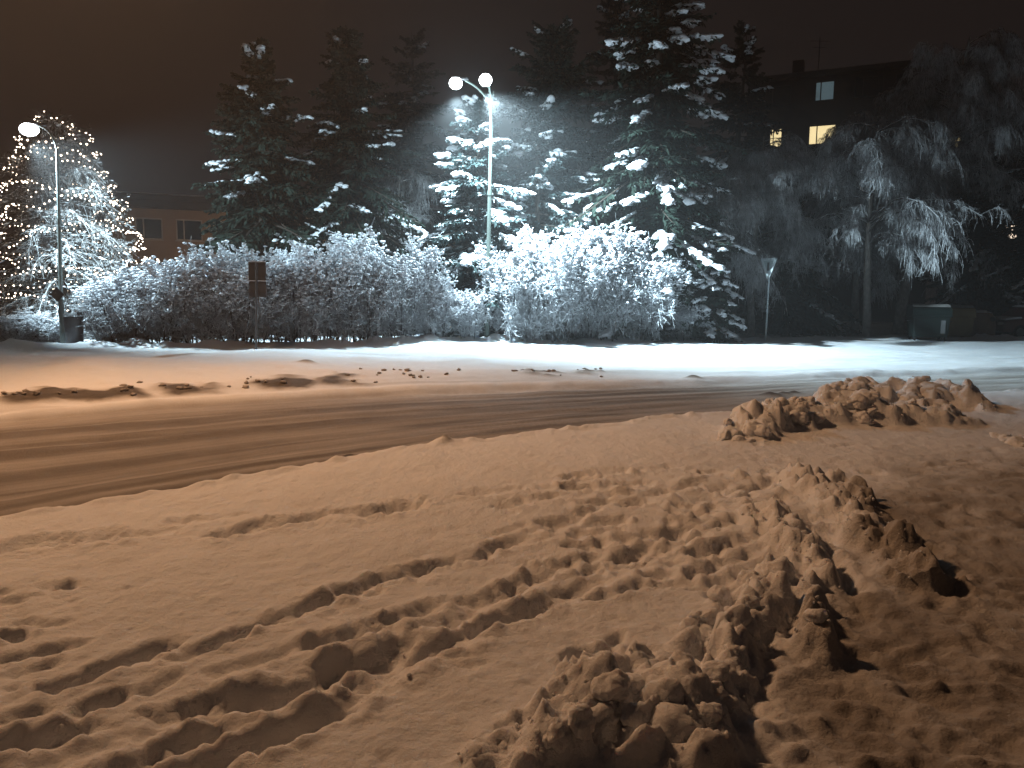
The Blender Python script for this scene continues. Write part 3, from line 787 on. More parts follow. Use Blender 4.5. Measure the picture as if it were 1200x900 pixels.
def shrub(px, foot_py, top_py, wpx, var, label, rz=0, back=0.7, name='hedge_shrub', group='frosted shrubs in the hedge row'):
    p = gp(px, foot_py); Y = p[1] + back; q = at(px, top_py, Y); gz = ground_z(q[0], Y)
    root = empty(name, (q[0], Y, gz - .05), rz)
    H = q[2] - gz; sw = wpx * Y / FPX / 2 / 1.30
    root.scale = (sw, sw, H / 3.05)
    tag(root, label, 'shrub', group)
    for nm, me in zip(('stems', 'twigs', 'snow_load'), SHRUBS[var]):
        o = link(bpy.data.objects.new(nm, me), root)
        if nm != 'stems': o['kind'] = 'stuff'
    return root
row = [(136, 410, 330, 84, 0, 'rounded frosted shrub at the left end of the hedge'),
       (184, 410, 312, 92, 1, 'frosted shrub second from the left end of the hedge'),
       (232, 410, 306, 92, 2, 'frosted shrub third from the left, left of the tall panel sign'),
       (284, 410, 306, 90, 3, 'frosted shrub directly behind the tall panel sign'),
       (335, 409, 303, 92, 4, 'frosted shrub just right of the tall panel sign'),
       (382, 408, 300, 90, 5, 'frosted shrub with dark foot, second to the right of the panel sign'),
       (424, 407, 289, 88, 0, 'bright white-topped shrub, tallest of the left half of the hedge'),
       (470, 406, 296, 68, 2, 'bright white shrub sloping down towards the lamp post'),
       (508, 405, 328, 46, 4, 'low bright shrub beside the dip in the hedge'),
       (545, 404, 342, 44, 1, 'lowest frosted shrub, in the dip just left of the lamp post'),
       (604, 403, 292, 70, 3, 'bright frosted shrub just right of the lamp post'),
       (648, 403, 284, 88, 5, 'white-topped shrub, second to the right of the lamp post'),
       (704, 402, 281, 90, 0, 'tall frosted shrub, third to the right of the lamp post'),
       (752, 402, 297, 76, 2, 'frosted shrub at the right end of the hedge'),
       (803, 401, 362, 44, 4, 'low twiggy shrub at the right foot of the hedge'),
       (20, 411, 368, 70, 3, 'low grey frosted bush at the left edge of picture'),
       (58, 411, 372, 56, 5, 'low grey frosted bush beside the left lamp post')]
for i, (px, fy, ty, w, v, lab) in enumerate(row):
    shrub(px, fy, ty, w, v, lab, rz=i * 1.37, back=2.0 if px < 70 else .7)

# ------------------------------------------------------------------ bare trees with hanging frosted twigs
def weeping(label, px, Y, top_py, half_px, seed, lean=0.0, nb=34, cat='tree', twig=M_TWIGDIM, name='birch_tree', start=.28, bark=M_BIRCH):
    g = np.random.default_rng(seed)
    p = at(px, top_py, Y); gz = ground_z(p[0], p[1]); H = p[2] - gz; W = half_px * Y / FPX
    root = empty(name, (p[0] - lean, p[1], gz - .05)); tag(root, label, cat, 'bare frosted trees on the right')
    K = 10; s = np.linspace(0, 1, K)
    T = np.stack([lean * s ** 1.4 + .1 * np.sin(s * 5 + seed), .08 * np.sin(s * 4 + seed * 2), -.2 + (H * .93 + .2) * s], 1)
    Buf().tube(T, .17 * (1 - .88 * s) * H / 9 + .01, 9).obj('trunk', bark, root, True)
    ts = g.uniform(start, .98, nb); az = np.arange(nb) * 2.4 + g.normal(0, .4, nb)
    P0 = np.stack([np.interp(ts, s, T[:, i]) for i in range(3)], 1)
    L = W * g.uniform(.55, 1.1, nb) * np.interp(ts, [start, .5, 1], [.9, 1, .4])
    hx = np.stack([np.cos(az), np.sin(az), np.zeros(nb)], 1)
    up = g.uniform(.5, 1.0, nb); dr = g.uniform(.45, 1.0, nb)
    q = np.linspace(0, 1, 9)
    B = P0[:, None] + hx[:, None] * (L[:, None] * q)[..., None]
    B[..., 2] += L[:, None] * (up[:, None] * q - dr[:, None] * q ** 2.2)
    B += .06 * np.cumsum(g.normal(0, .35, B.shape), 1) * (L / 3)[:, None, None] * (q > 0)[None, :, None]
    bo = Buf(); V, F = batch_tubes(B, (.012 + .011 * L)[:, None] * (1 - .8 * q), 4); bo.add(V, F)
    def kids(P, n, lo, Lr, hang, spread):
        N, K_, _ = P.shape
        s_ = g.uniform(lo, 1, (N, n)); i = np.minimum((s_ * (K_ - 1)).astype(int), K_ - 2); f = (s_ * (K_ - 1) - i)[..., None]; b = np.arange(N)[:, None]
        p_ = (P[b, i] * (1 - f) + P[b, i + 1] * f).reshape(-1, 3); t_ = unit(P[b, i + 1] - P[b, i]).reshape(-1, 3)
        d_ = unit(t_ + g.normal(0, spread, t_.shape)); Lk = g.uniform(*Lr, len(p_)); k_ = np.linspace(0, 1, 5)
        C = p_[:, None] + d_[:, None] * (Lk[:, None] * (k_ - .35 * k_ ** 2))[..., None]
        C[..., 2] -= hang * Lk[:, None] * k_ ** 1.8
        C += .03 * np.cumsum(g.normal(0, .5, C.shape), 1) * Lk[:, None, None]
        return C
    C1 = kids(B, 11, .2, (.5, 1.6), .35, .55)
    V, F = batch_tubes(C1, np.full(C1.shape[:2], .012) * np.linspace(1, .5, 5), 3); bo.add(V, F)
    bo.obj('boughs', twig, root, True)['kind'] = 'stuff'
    C2 = kids(C1, 16, .1, (.25, .75), .55, .6)
    C3 = kids(C2[::2], 5, .1, (.12, .4), .5, .7)
    tb = Buf()
    for C in (C2, C3):
        V, F = batch_tubes(C, np.full(C.shape[:2], .010) * np.linspace(1, .6, 5), 3); tb.add(V, F)
    o = tb.obj('crown', twig, root, True); o['kind'] = 'stuff'
    return root
weeping('frosted birch with pale trunk and hanging twigs, left of the waste containers', 1030, 33, 125, 135, 21, nb=44, start=.46)
weeping('broad frosted bare tree half hidden between the birch and the give way sign', 1015, 37, 128, 95, 27, nb=54, start=.3)
weeping('hazy bare tree crown hanging before the right end of the tall block', 1078, 42, 108, 95, 28, nb=50, start=.3)
weeping('grey frosted bare tree drooping behind the give way sign', 893, 34, 140, 90, 22, nb=44, start=.4)
weeping('leaning bare tree with long thin trunk at the top right', 1138, 37, 15, 115, 23, lean=2.2, nb=60, start=.45)
weeping('dim bare tree at the far right edge behind the containers', 1185, 41, 120, 100, 24, nb=28, start=.3)
weeping('small frosted bare tree low between the tall spruces and birch', 858, 31, 195, 50, 25, nb=22, start=.4)
weeping('thin bare tree in the lamp glow between spruces', 470, 33, 185, 50, 26, nb=22, start=.35, twig=M_TWIGDIM)

# tree carrying strings of lights
def larch(label, px, Y, top_py, half_px, seed, nb=170):
    g = np.random.default_rng(seed)
    p = at(px, top_py, Y); gz = ground_z(p[0], p[1]); H = p[2] - gz; W = half_px * Y / FPX
    root = empty('decorated_tree', (p[0], p[1], gz - .05)); tag(root, label, 'tree')
    z = np.linspace(-.2, H, 8)
    Buf().tube(np.stack([.05 * np.sin(z), .05 * np.cos(z * 1.3), z], 1), np.linspace(.15, .01, 8), 9).obj('trunk', M_BARK, root, True)
    t = .08 + .9 * np.sort(g.random(nb)) ** 1.1; az = np.arange(nb) * 2.4 + g.normal(0, .3, nb)
    L = W * np.interp(t, [0, .25, .38, .5, .71, .9, 1], [.95, 1, .92, .76, .52, .34, .06]) * g.uniform(.7, 1.1, nb)
    q = np.linspace(0, 1, 9); hx = np.stack([np.cos(az), np.sin(az), 0 * az], 1)
    B = np.zeros((nb, 9, 3)); B[..., 2] = (t * H)[:, None]
    B += hx[:, None] * (L[:, None] * q)[..., None]
    B[..., 2] += L[:, None] * (g.uniform(-.05, .35, nb)[:, None] * q - g.uniform(.2, .55, nb)[:, None] * q ** 2)
    B += .05 * np.cumsum(g.normal(0, .35, B.shape), 1) * (q > 0)[None, :, None]
    V, F = batch_tubes(B, (.010 + .008 * L)[:, None] * (1 - .75 * q), 4); Buf().add(V, F).obj('boughs', M_LARCH, root, True)['kind'] = 'stuff'
    n = 38; s_ = g.uniform(.12, 1, (nb, n)); i = np.minimum((s_ * 8).astype(int), 7); f = (s_ * 8 - i)[..., None]; b = np.arange(nb)[:, None]
    p_ = (B[b, i] * (1 - f) + B[b, i + 1] * f).reshape(-1, 3); t_ = unit(B[b, i + 1] - B[b, i]).reshape(-1, 3)
    d_ = unit(t_ * .8 + g.normal(0, .55, t_.shape)); Lk = g.uniform(.2, .75, len(p_)); k_ = np.linspace(0, 1, 4)
    C = p_[:, None] + d_[:, None] * (Lk[:, None] * k_)[..., None]; C[..., 2] -= .3 * Lk[:, None] * k_ ** 2
    tb = Buf(); V, F = batch_tubes(C, np.full(C.shape[:2], .0085) * np.linspace(1, .5, 4), 3); tb.add(V, F)
    m = 5; s2 = g.uniform(.2, 1, (len(C), m)); pp = C[np.arange(len(C))[:, None], np.minimum((s2 * 3).astype(int), 2)].reshape(-1, 3)
    V, F = batch_blades(pp, unit(np.repeat(d_, m, 0) + g.normal(0, .8, pp.shape)), g.uniform(.06, .2, len(pp)), g.uniform(.012, .03, len(pp)), g.uniform(0, 3, len(pp)))
    tb.add(V, F)
    o = tb.obj('crown', M_LARCH, root, True); o['kind'] = 'stuff'
    k = g.choice(len(p_), 500, False)
    V, F = batch_lumps(p_[k], g.uniform(.03, .08, (500, 1)) * np.array([1.8, 1, .5]), g, 1, .15, t_[k]); o = Buf().add(V, F).obj('snow_load', M_LOAD, root, True); o['kind'] = 'stuff'
    return root, np.array(root.location), H, W
droot, dloc, DH, DW = larch('bare frosted tree wound with strings of warm lights at left', 62, 25.0, 134, 108, 77)
ordn = ['topmost', 'second', 'third', 'fourth', 'fifth', 'sixth', 'seventh', 'eighth', 'ninth', 'tenth', 'eleventh', 'twelfth', 'lowest']
g = np.random.default_rng(5)
for i in range(13):
    tt = np.linspace(.96, .17, 13)[i]
    R0 = DW * np.interp(tt, [0, .25, .38, .5, .71, .9, 1], [.95, 1, .92, .76, .52, .34, .06]) * .97
    n = max(14, int(2 * math.pi * R0 / .15)); a = np.arange(n) / n * 2 * math.pi + g.uniform(0, 6)
    nw = g.integers(5, 9); ph = g.uniform(0, 6)
    r = R0 * (1 + .10 * np.sin(a * nw + ph) + .06 * np.sin(a * 3 + ph * 2)) + g.normal(0, .015, n)
    zz = tt * DH + .035 * DH * (np.abs(np.sin(a * nw / 2 + ph)) - .5) + .035 * DH * np.sin(a + ph) + .02 * DH * np.sin(a * 2.5 + ph * 3) + g.normal(0, .02, n)
    P = np.stack([dloc[0] + r * np.cos(a), dloc[1] + r * np.sin(a), dloc[2] + zz], 1)
    e = empty('light_string', P[0]); 
    lab = (f'{ordn[i]} string of warm lights on the decorated tree' if i in (0, 12) else f'{ordn[i]} string of warm lights from the top of the decorated tree')
    tag(e, lab, 'string lights', 'strings of lights on the decorated tree')
    V, F = batch_tubes(np.vstack([P, P[:1]])[None] - P[0], np.full((1, n + 1), .006), 3); Buf().add(V, F).obj('wire', M_WIRE, e, True)
    sz = g.choice([.016, .021, .028], n, p=[.5, .35, .15])
    V, F = batch_lumps(P - P[0] - (0, 0, .03), sz[:, None] * np.ones((1, 3)), g, 1, 0.0); o = Buf().add(V, F).obj('bulbs', M_BULB, e, True); o['kind'] = 'stuff'

# ------------------------------------------------------------------ street lamps
def spot(name, loc, aim, watts, col, size, blend, parent=None, rad=.12):
    l = bpy.data.lights.new(name, 'SPOT'); l.energy = watts; l.color = col; l.spot_size = R(size); l.spot_blend = blend; l.shadow_soft_size = rad
    o = link(bpy.data.objects.new(name, l)); d = Vector(aim) - Vector(loc)
    o.rotation_mode = 'QUATERNION'; o.rotation_quaternion = d.to_track_quat('-Z', 'Y'); o.location = loc
    return o
def lamp_head(root, tip, dirv, glass, name='lamp_head', rad=.27, sx=1.0):
    """tip in the thing's own frame: housing above, bowl of glass below"""
    yaw = math.atan2(dirv[1], dirv[0]); ca, sa = math.cos(yaw), math.sin(yaw)
    def turn(b):
        b.V = [v @ np.array([[ca, sa, 0], [-sa, ca, 0], [0, 0, 1]]) + np.asarray(tip) for v in b.V]; return b
    h = Buf().lathe([(0.001, rad * .78), (rad * .3, rad * .76), (rad * .5, rad * .68), (rad * .60, rad * .58), (rad * .56, rad * .55)], 24, sx=1.15 * sx)
    h.box((-rad * 1.1 * sx, 0, .10), (.35, .09, .07))
    ho = turn(h).obj(name, M_DKMETAL, root, True)
    b = Buf().lathe([(rad * .55, rad * .58), (rad * .82, rad * .3), (rad * .96, .0), (rad * 1.0, -rad * .23), (rad * .93, -rad * .56), (rad * .7, -rad * .9), (rad * .35, -rad * 1.08), (.001, -rad * 1.13)], 24, sx=1.05 * sx)
    turn(b).obj('glass_bowl', glass, ho, True)
def arc(p0, p1, bulge, n=9):
    p0, p1 = np.array(p0, float), np.array(p1, float); t = np.linspace(0, 1, n)[:, None]
    c = np.array((p0[0], p0[1], p1[2])) * bulge + (p0 + p1) / 2 * (1 - bulge)
    return (1 - t) ** 2 * p0 + 2 * t * (1 - t) * c + t ** 2 * p1
# twin-headed lamp
b0 = foot(570, 402); b0[1] += .15
LY = b0[1]
root = empty('street_lamp', b0); tag(root, 'tall galvanised street lamp with two glowing heads, standing in the hedge', 'street lamp', 'street lamps')
top = at(576, 128, LY) - b0
def lean(z): return top * (z / top[2])
Buf().tube([lean(-.3), lean(1.5)], .085, 14).tube([lean(1.5), lean(1.58), lean(4.6)], [.085, .068, .064], 14).tube([lean(4.6), lean(4.66), top[2] and lean(top[2])], [.064, .052, .048], 14).obj('pole', M_POLE, root, True)
Buf().tube([lean(4.55), lean(4.70)], .078, 14).obj('collar', M_POLE, root, True)
Buf().tube([lean(1.45), lean(1.6)], .095, 14).obj('collar', M_POLE, root, True)
Buf().tube([lean(6.1), lean(6.16)], .072, 12).obj('collar', M_POLE, root, True)
h1 = at(534, 96, LY - .25) - b0; h2 = at(569, 92, LY - 1.0) - b0
Buf().tube(arc(top, h1 + (.30, .05, .06), .45), .032, 10).obj('arm', M_POLE, root, True)
Buf().tube(arc(top, h2 + (.03, .30, .06), .6), .032, 10).tube([top + (.0, 0, .05), top + (.06, 0, .55)], .015, 8).tube([top + (-.14, 0, .45), top + (.08, 0, .45)], .014, 8).obj('arm', M_POLE, root, True)
lamp_head(root, h1, (-1, -.15), M_LED, rad=.195)
lamp_head(root, h2, (-.1, -1), M_LED, rad=.195)
spot('lamp_light', b0 + h1 - (0, 0, .48), b0 + h1 + (1.4, 1.2, -8), LED_W, LED_COL, 162, .95)
spot('lamp_light', b0 + h2 - (0, 0, .48), b0 + h2 + (6.5, .6, -8), LED_W * 2.6, LED_COL, 116, 1.0)
for hh in (h1, h2):   # the bowls also shine sideways and up a little
    l = bpy.data.lights.new('lamp_glow', 'POINT'); l.energy = LED_W * .022; l.color = LED_COL; l.shadow_soft_size = .2
    o = link(bpy.data.objects.new('lamp_glow', l)); o.location = b0 + hh - (0, 0.0, .50)
# single lamp on the left
b1 = foot(67, 409); b1[1] += .3
root = empty('street_lamp', b1); tag(root, 'slim street lamp with one curved arm, before the decorated tree', 'street lamp', 'street lamps')
q0 = at(67, 178, b1[1]) - b1; q1 = at(34, 150, b1[1]) - b1
Buf().tube([(0, 0, -.3), (0, 0, 1.2)], .07, 12).tube([(0, 0, 1.2), (0, 0, 1.26), (q0[0] * .6, 0, q0[2] * .65)], [.07, .05, .047], 12).tube([(q0[0] * .6, 0, q0[2] * .65), q0], [.042, .038], 12).obj('pole', M_GALV, root, True)
Buf().tube([(q0[0] * .6, 0, q0[2] * .65 - .05), (q0[0] * .6, 0, q0[2] * .65 + .05)], .058, 12).obj('collar', M_GALV, root, True)
Buf().tube(arc(q0, q1 + (.22, 0, .07), .75), .028, 10).obj('arm', M_GALV, root, True)
lamp_head(root, q1, (-1, -.2), M_LED, rad=.18, sx=1.25)
spot('lamp_light', b1 + q1 - (0, 0, .42), b1 + q1 + (3.6, 4.4, -4.4), LEFT_LED_W, LED_COL, 126, .6)
# sodium lamp standing outside the picture to the left, whose light colours the road
b2 = np.array((-9.9, 11.8, 0.0)); b2[2] = ground_z(b2[0], b2[1])
root = empty('street_lamp', b2); tag(root, 'orange sodium street lamp beyond the left edge of the picture', 'street lamp', 'street lamps')
Buf().tube([(0, 0, -.3), (0, 0, 1.5)], .085, 14).tube([(0, 0, 1.5), (0, 0, 9.5)], [.068, .05], 14).obj('pole', M_GALV, root, True)
s1 = np.array((2.4, -.3, 10.5)); Buf().tube(arc((0, 0, 9.5), s1 - (.3, 0, -.06), .6), .032, 10).obj('arm', M_GALV, root, True)
lamp_head(root, s1, (1, -.1), M_SODIUM, rad=.2, sx=1.3)
spot('lamp_light', b2 + s1 - (0, 0, .60), b2 + s1 + (4.2, -2.6, -10.5), SODIUM_W, SODIUM_COL, 136, 1.0, rad=.6)

# low sodium lamp in the yard behind the hedge: it lights the ochre block
b3 = at(338, 300, 38.5); b3 = np.array((b3[0], b3[1], ground_z(b3[0], b3[1])))
root = empty('street_lamp', b3); tag(root, 'low sodium yard lamp hidden behind the left spruces', 'street lamp', 'street lamps')
Buf().tube([(0, 0, -.3), (0, 0, 3.9)], [.06, .045], 12).obj('pole', M_GALV, root, True)
lamp_head(root, np.array((0, .15, 4.1)), (0, 1), M_SODIUM, rad=.16)
spot('lamp_light', b3 + (0, .15, 3.6), b3 + (-2.0, 3, .6), YARD_W, (1.0, .62, .36), 165, .8, rad=.12)

# ------------------------------------------------------------------ signs
def prism(poly, th, M):
    """poly (n,2) in the sign's plane (x,z), thickness along y; M 4x4 numpy"""
    poly = np.asarray(poly, float); n = len(poly)
    V = np.vstack([np.stack([poly[:, 0], np.full(n, y), poly[:, 1]], 1) for y in (-th / 2, th / 2)])
    V = np.hstack([V, np.ones((2 * n, 1))]) @ M.T
    b = Buf(); i = np.arange(n)
    b.add(V[:, :3], [np.stack([i, (i + 1) % n, n + (i + 1) % n, n + i], 1)[:, ::-1], i[None], (n + i)[None, ::-1]])
    return b
def rot(rz, t=(0, 0, 0)): return np.array(Matrix.Translation(Vector(t)) @ Matrix.Rotation(rz, 4, 'Z'))
# give way sign, turned away and leaning
b = foot(897, 399); root = empty('road_sign', b); tag(root, 'leaning downward-pointing triangular give way sign on a pale post', 'road sign', 'road signs')
tp = at(902.5, 303, b[1]) - b; dirp = tp / np.linalg.norm(tp)
Buf().tube([dirp * -.3, tp * .97], .034, 12).obj('post', M_SIGNPALE, root, True)
hs = .46; yaw = R(-70)
tri = [(-hs, 0), (-hs + .03, .035), (hs - .03, .035), (hs, 0), (.03, -.80), (-.03, -.80)]
Mx = np.array(Matrix.Translation(Vector(tp - dirp * .02)) @ Matrix.Rotation(math.atan2(dirp[0], dirp[2]), 4, 'Y') @ Matrix.Rotation(yaw, 4, 'Z') @ Matrix.Translation((0, -.05, 0)))
pl = prism(tri, .012, Mx).obj('sign_plate', M_SIGNPALE, root)
tri2 = np.array([(-hs * .62, -.06), (hs * .62, -.06), (.0, -.55)])
prism(tri2, .004, Mx @ rot(0, (0, -.010, 0))).obj('inner_panel', M_SIGNRED, pl)
prism([(-.06, -.12), (.06, -.12), (.06, -.42), (-.06, -.42)], .004, Mx @ rot(0, (0, -.016, 0))).obj('bracket', M_SIGNBACK, pl)
# tall panel sign seen from behind
b = foot(300, 415); root = empty('road_sign', b); tag(root, 'tall dark rectangular sign panel seen from behind on a thin post before the hedge', 'road sign', 'road signs')
Yb = b[1]; sc = Yb / FPX
pt = at(300.5, 307, Yb) - b
Buf().tube([(0, 0, -.25), (pt[0], 0, pt[2] - .02)], .03, 12).obj('post', M_SIGNBACK, root, True)
zt, zm, zb = pt[2], (at(300, 329, Yb) - b)[2], (at(300, 348, Yb) - b)[2]
for k, (za, zc) in enumerate(((zm + .012, zt), (zb, zm - .012))):
    pn = Buf().box((pt[0], .05, (za + zc) / 2), (20 * sc, .02, zc - za), R(4)).obj('sign_plate', M_SIGNBACK, root, bevel=.004)
    for zz in (za + .08, zc - .08):
        Buf().box((pt[0], .02, zz), (19 * sc, .03, .022), R(4)).obj('rail', M_DKMETAL, pn)
    Buf().box((pt[0], .05, zc + .012), (20 * sc, .05, .02), R(4)).obj('snow_cap', M_LOAD, pn, bevel=.008)
# diamond sign on the left lamp
dp = at(67, 345, b1[1] - .10); root = empty('road_sign', dp); tag(root, 'diamond shaped sign back fixed on the left lamp post', 'road sign', 'road signs')
sd_ = 8.2 * b1[1] / FPX
prism([(-sd_, 0), (0, sd_), (sd_, 0), (0, -sd_)], .012, rot(R(8))).obj('sign_plate', M_SIGNBACK, root)
for z_ in (.08, -.08): Buf().box((0, .05, z_), (.16, .06, .03)).obj('bracket', M_GALV, root)

# ------------------------------------------------------------------ waste containers and what stands beside them
def container(px, py, wpx, hpx, mat, label, rz, dome=.5, sticker=False, depth=1.05):
    b = foot(px, py); sc = b[1] / FPX; w, h = wpx * sc, hpx * sc
    root = empty('waste_container', b, rz); tag(root, label, 'waste container', 'waste containers under the trees')
    hb = h * .72
    # tapered tub
    V = []
    for z, k in ((.12, .90), (hb, 1.0)):
        for x, y in ((-1, -1), (1, -1), (1, 1), (-1, 1)):
            V.append((x * w / 2 * k, y * depth / 2 * k, z))
    i = np.arange(4); F = [np.stack([i, (i + 1) % 4, 4 + (i + 1) % 4, 4 + i], 1), np.array([[3, 2, 1, 0], [4, 5, 6, 7]])]
    Buf().add(V, F).obj('body', mat, root, bevel=.05)
    Buf().box((0, 0, hb - .03), (w * 1.05, depth * 1.05, .06)).obj('rim', mat, root, bevel=.015)
    # curved lid
    n = 12; a = np.linspace(0, math.pi, n); prof = np.stack([-np.cos(a) * depth / 2 * 1.03, np.sin(a) ** dome * (h - hb)], 1)
    V = np.array([(x, p[0], hb + .002 + p[1]) for x in (-w / 2 * 1.03, w / 2 * 1.03) for p in prof])
    i = np.arange(n - 1); F = [np.stack([i, i + 1, n + i + 1, n + i], 1)[:, ::-1], np.arange(n)[None], (n + np.arange(n))[None, ::-1]]
    lid = Buf().add(V, F).obj('lid', mat, root)
    V2 = np.array([(x, p[0] * .9, hb + .03 + p[1] * 1.02 + .03 * math.sin(k / (n - 1) * math.pi)) for x in (-w / 2 * .98, 0, w / 2 * .98) for k, p in enumerate(prof)])
    F2 = np.concatenate([np.stack([i, i + 1, n + i + 1, n + i], 1)[:, ::-1] + o for o in (0, n)])
    F2 = F2[[k for k in range(len(F2)) if 2 <= (k % (n - 1)) <= n - 4]]
    Buf().add(V2, F2).obj('snow_cap', M_OLDSNOW, lid, True)
    for x, y in ((-.4, -.4), (.4, -.4), (-.4, .4), (.4, .4)):
        Buf().tube([(x * w - .03, y * depth, .07), (x * w + .03, y * depth, .07)], .08, 12).obj('wheel', M_RUBBER, root, True)
    for s in (-1, 1):
        Buf().tube([(s * w * .52, -depth * .3, hb * .78), (s * w * .56, -depth * .3, hb * .78), (s * w * .56, depth * .3, hb * .78), (s * w * .52, depth * .3, hb * .78)], .018, 8).obj('handle', M_DKMETAL, root, True)
    if sticker: Buf().box((w * .30, -depth / 2 * .99 - .006, hb * .55), (.16, .012, .5)).obj('sticker', M_LABEL, root)
    return root
container(1086, 399, 40, 40, M_BINGREEN, 'dark green waste container with snowy lid, nearest the birch', R(-14), sticker=True)
container(1119, 395, 30, 38, M_BINTAN, 'ochre waste container, the middle one of three', R(-12))
# rounded brown container
b = foot(1146, 394); sc = b[1] / FPX
root = empty('waste_container', b); tag(root, 'rounded brown bell-shaped waste container, rightmost of three', 'waste container', 'waste containers under the trees')
rr = 17 * sc; hh = 33 * sc
Buf().lathe([(rr * .9, .05), (rr, .12), (rr, hh * .55), (rr * .93, hh * .75), (rr * .72, hh * .92), (rr * .35, hh * .99), (.001, hh)], 24).obj('body', M_BINBROWN, root, True)
Buf().lathe([(rr * .72, hh * .935), (rr * .35, hh * 1.02), (.001, hh * 1.035)], 24).obj('snow_cap', M_LOAD, root, True)
Buf().lathe([(rr * 1.0, .0), (rr * 1.03, .0), (rr * 1.03, .07), (rr * 1.0, .07)], 24).obj('base_ring', M_RUBBER, root, True)
Buf().tube([(rr * .35, -rr * .86, hh * .72), (rr * .35, -rr * 1.0, hh * .72)], .10, 16).obj('deposit_hole', M_RUBBER, root, True)
# snowed-in car at the right edge
b = foot(1210, 394); root = empty('parked_car', b, R(6)); tag(root, 'snow-covered dark red car half cut off by the right edge', 'car')
prof = [(-2.05, .30), (-2.1, .62), (-1.95, .80), (-1.15, .88), (-.55, 1.36), (.75, 1.40), (1.5, .98), (2.0, .90), (2.1, .60), (2.05, .30)]
def side_prism(pr, w, taper=0.0):
    pr = np.asarray(pr, float); n = len(pr)
    V = np.vstack([np.stack([pr[:, 0], np.full(n, s * w / 2) * (1 - taper * np.clip((pr[:, 1] - .85) / .5, 0, 1)), pr[:, 1]], 1) for s in (-1, 1)]); i = np.arange(n)
    return Buf().add(V, [np.stack([i, (i + 1) % n, n + (i + 1) % n, n + i], 1), i[None, ::-1], (n + i)[None]])
side_prism(prof, 1.68, .18).obj('body', M_CAR, root, bevel=.05)
side_prism([(-1.05, .93), (-.52, 1.31), (-.02, 1.33), (-.02, .93)], 1.66, .16).obj('side_window', M_GLASS, root)
side_prism([(.04, .93), (.04, 1.33), (.70, 1.34), (1.32, .98)], 1.66, .16).obj('side_window', M_GLASS, root)
side_prism([(-.6, 1.38), (-.45, 1.47), (.7, 1.51), (.85, 1.38)], 1.40).obj('snow_cap', M_LOAD, root, bevel=.06)
side_prism([(-2.0, .83), (-1.9, .90), (-1.2, .97), (-1.15, .89)], 1.52).obj('snow_cap', M_LOAD, root, bevel=.04)
for x in (-1.3, 1.3):
    for s in (-1, 1):
        w_ = Buf().tube([(x, s * .70, .31), (x, s * .86, .31)], .31, 20).obj('wheel', M_RUBBER, root, True)
        Buf().tube([(x, s * .85, .31), (x, s * .868, .31)], .19, 16).obj('rim', M_GALV, w_, True)
for s in (-1, 1):
    Buf().box((-2.06, s * .6, .66), (.06, .3, .14)).obj('headlight', M_FRAME, root, bevel=.02)
# litter bin in the gap left of the hedge
b = foot(88, 409); root = empty('litter_bin', b); tag(root, 'small dark litter bin in the gap left of the hedge', 'litter bin')
Buf().lathe([(.17, 0), (.21, .05), (.24, .75), (.25, .78), (.22, .78)], 16).obj('body', M_DKMETAL, root, True)
Buf().lathe([(.25, .80), (.20, .90), (.08, .95), (.001, .955)], 16).obj('lid', M_DKMETAL, root, True)
Buf().tube([(0, .2, 0), (0, .2, 1.0)], .025, 8).obj('post', M_DKMETAL, root, True)

# ------------------------------------------------------------------ buildings
def wall_panel(buf, p0, u, zr, x0, x1, th=.3):
    """box along direction u from x0..x1, z range zr, thickness th behind the face"""
    c = p0 + u * (x0 + x1) / 2; n = np.array((u[1], -u[0], 0)); c = c - n * th / 2
    buf.box((c[0], c[1], (zr[0] + zr[1]) / 2), (x1 - x0, th, zr[1] - zr[0]), math.atan2(u[1], u[0]))
def window(root, p0, u, x, z, w, h, glass=None, sash=.3, frame=None):
    n = np.array((u[1], -u[0], 0)); rz = math.atan2(u[1], u[0])
    c = p0 + u * x; c = np.array((c[0], c[1], z + h / 2))
    f = Buf(); t = .07
    # frame bars
    for dx, dz, ww, hh in ((0, h / 2 - t / 2, w, t), (0, -h / 2 + t / 2, w, t), (-w / 2 + t / 2, 0, t, h - 2 * t), (w / 2 - t / 2, 0, t, h - 2 * t), (-w / 2 + w * sash, 0, t, h - 2 * t)):
        q = c + u * dx + np.array((0, 0, dz)) - n * .08; f.box(q, (ww, .08, hh), rz)
    fm = M_FRAME if len(WALLMAT) and WALLMAT[-1] is M_WALL else M_DKFRAME
    fo = f.obj('window', fm, root)
    for a0, a1 in ((-w / 2 + t, -w / 2 + w * sash - t / 2), (-w / 2 + w * sash + t / 2, w / 2 - t)):
        q = c + u * (a0 + a1) / 2 - n * .10
        Buf().box(q, (a1 - a0, .02, h - 2 * t), rz).obj('pane', glass or M_GLASS, fo)
    q = c + np.array((0, 0, -h / 2 - .03)) + n * .04; Buf().box(q, (w + .12, .20, .05), rz).obj('sill', fm, fo)
WALLMAT = []
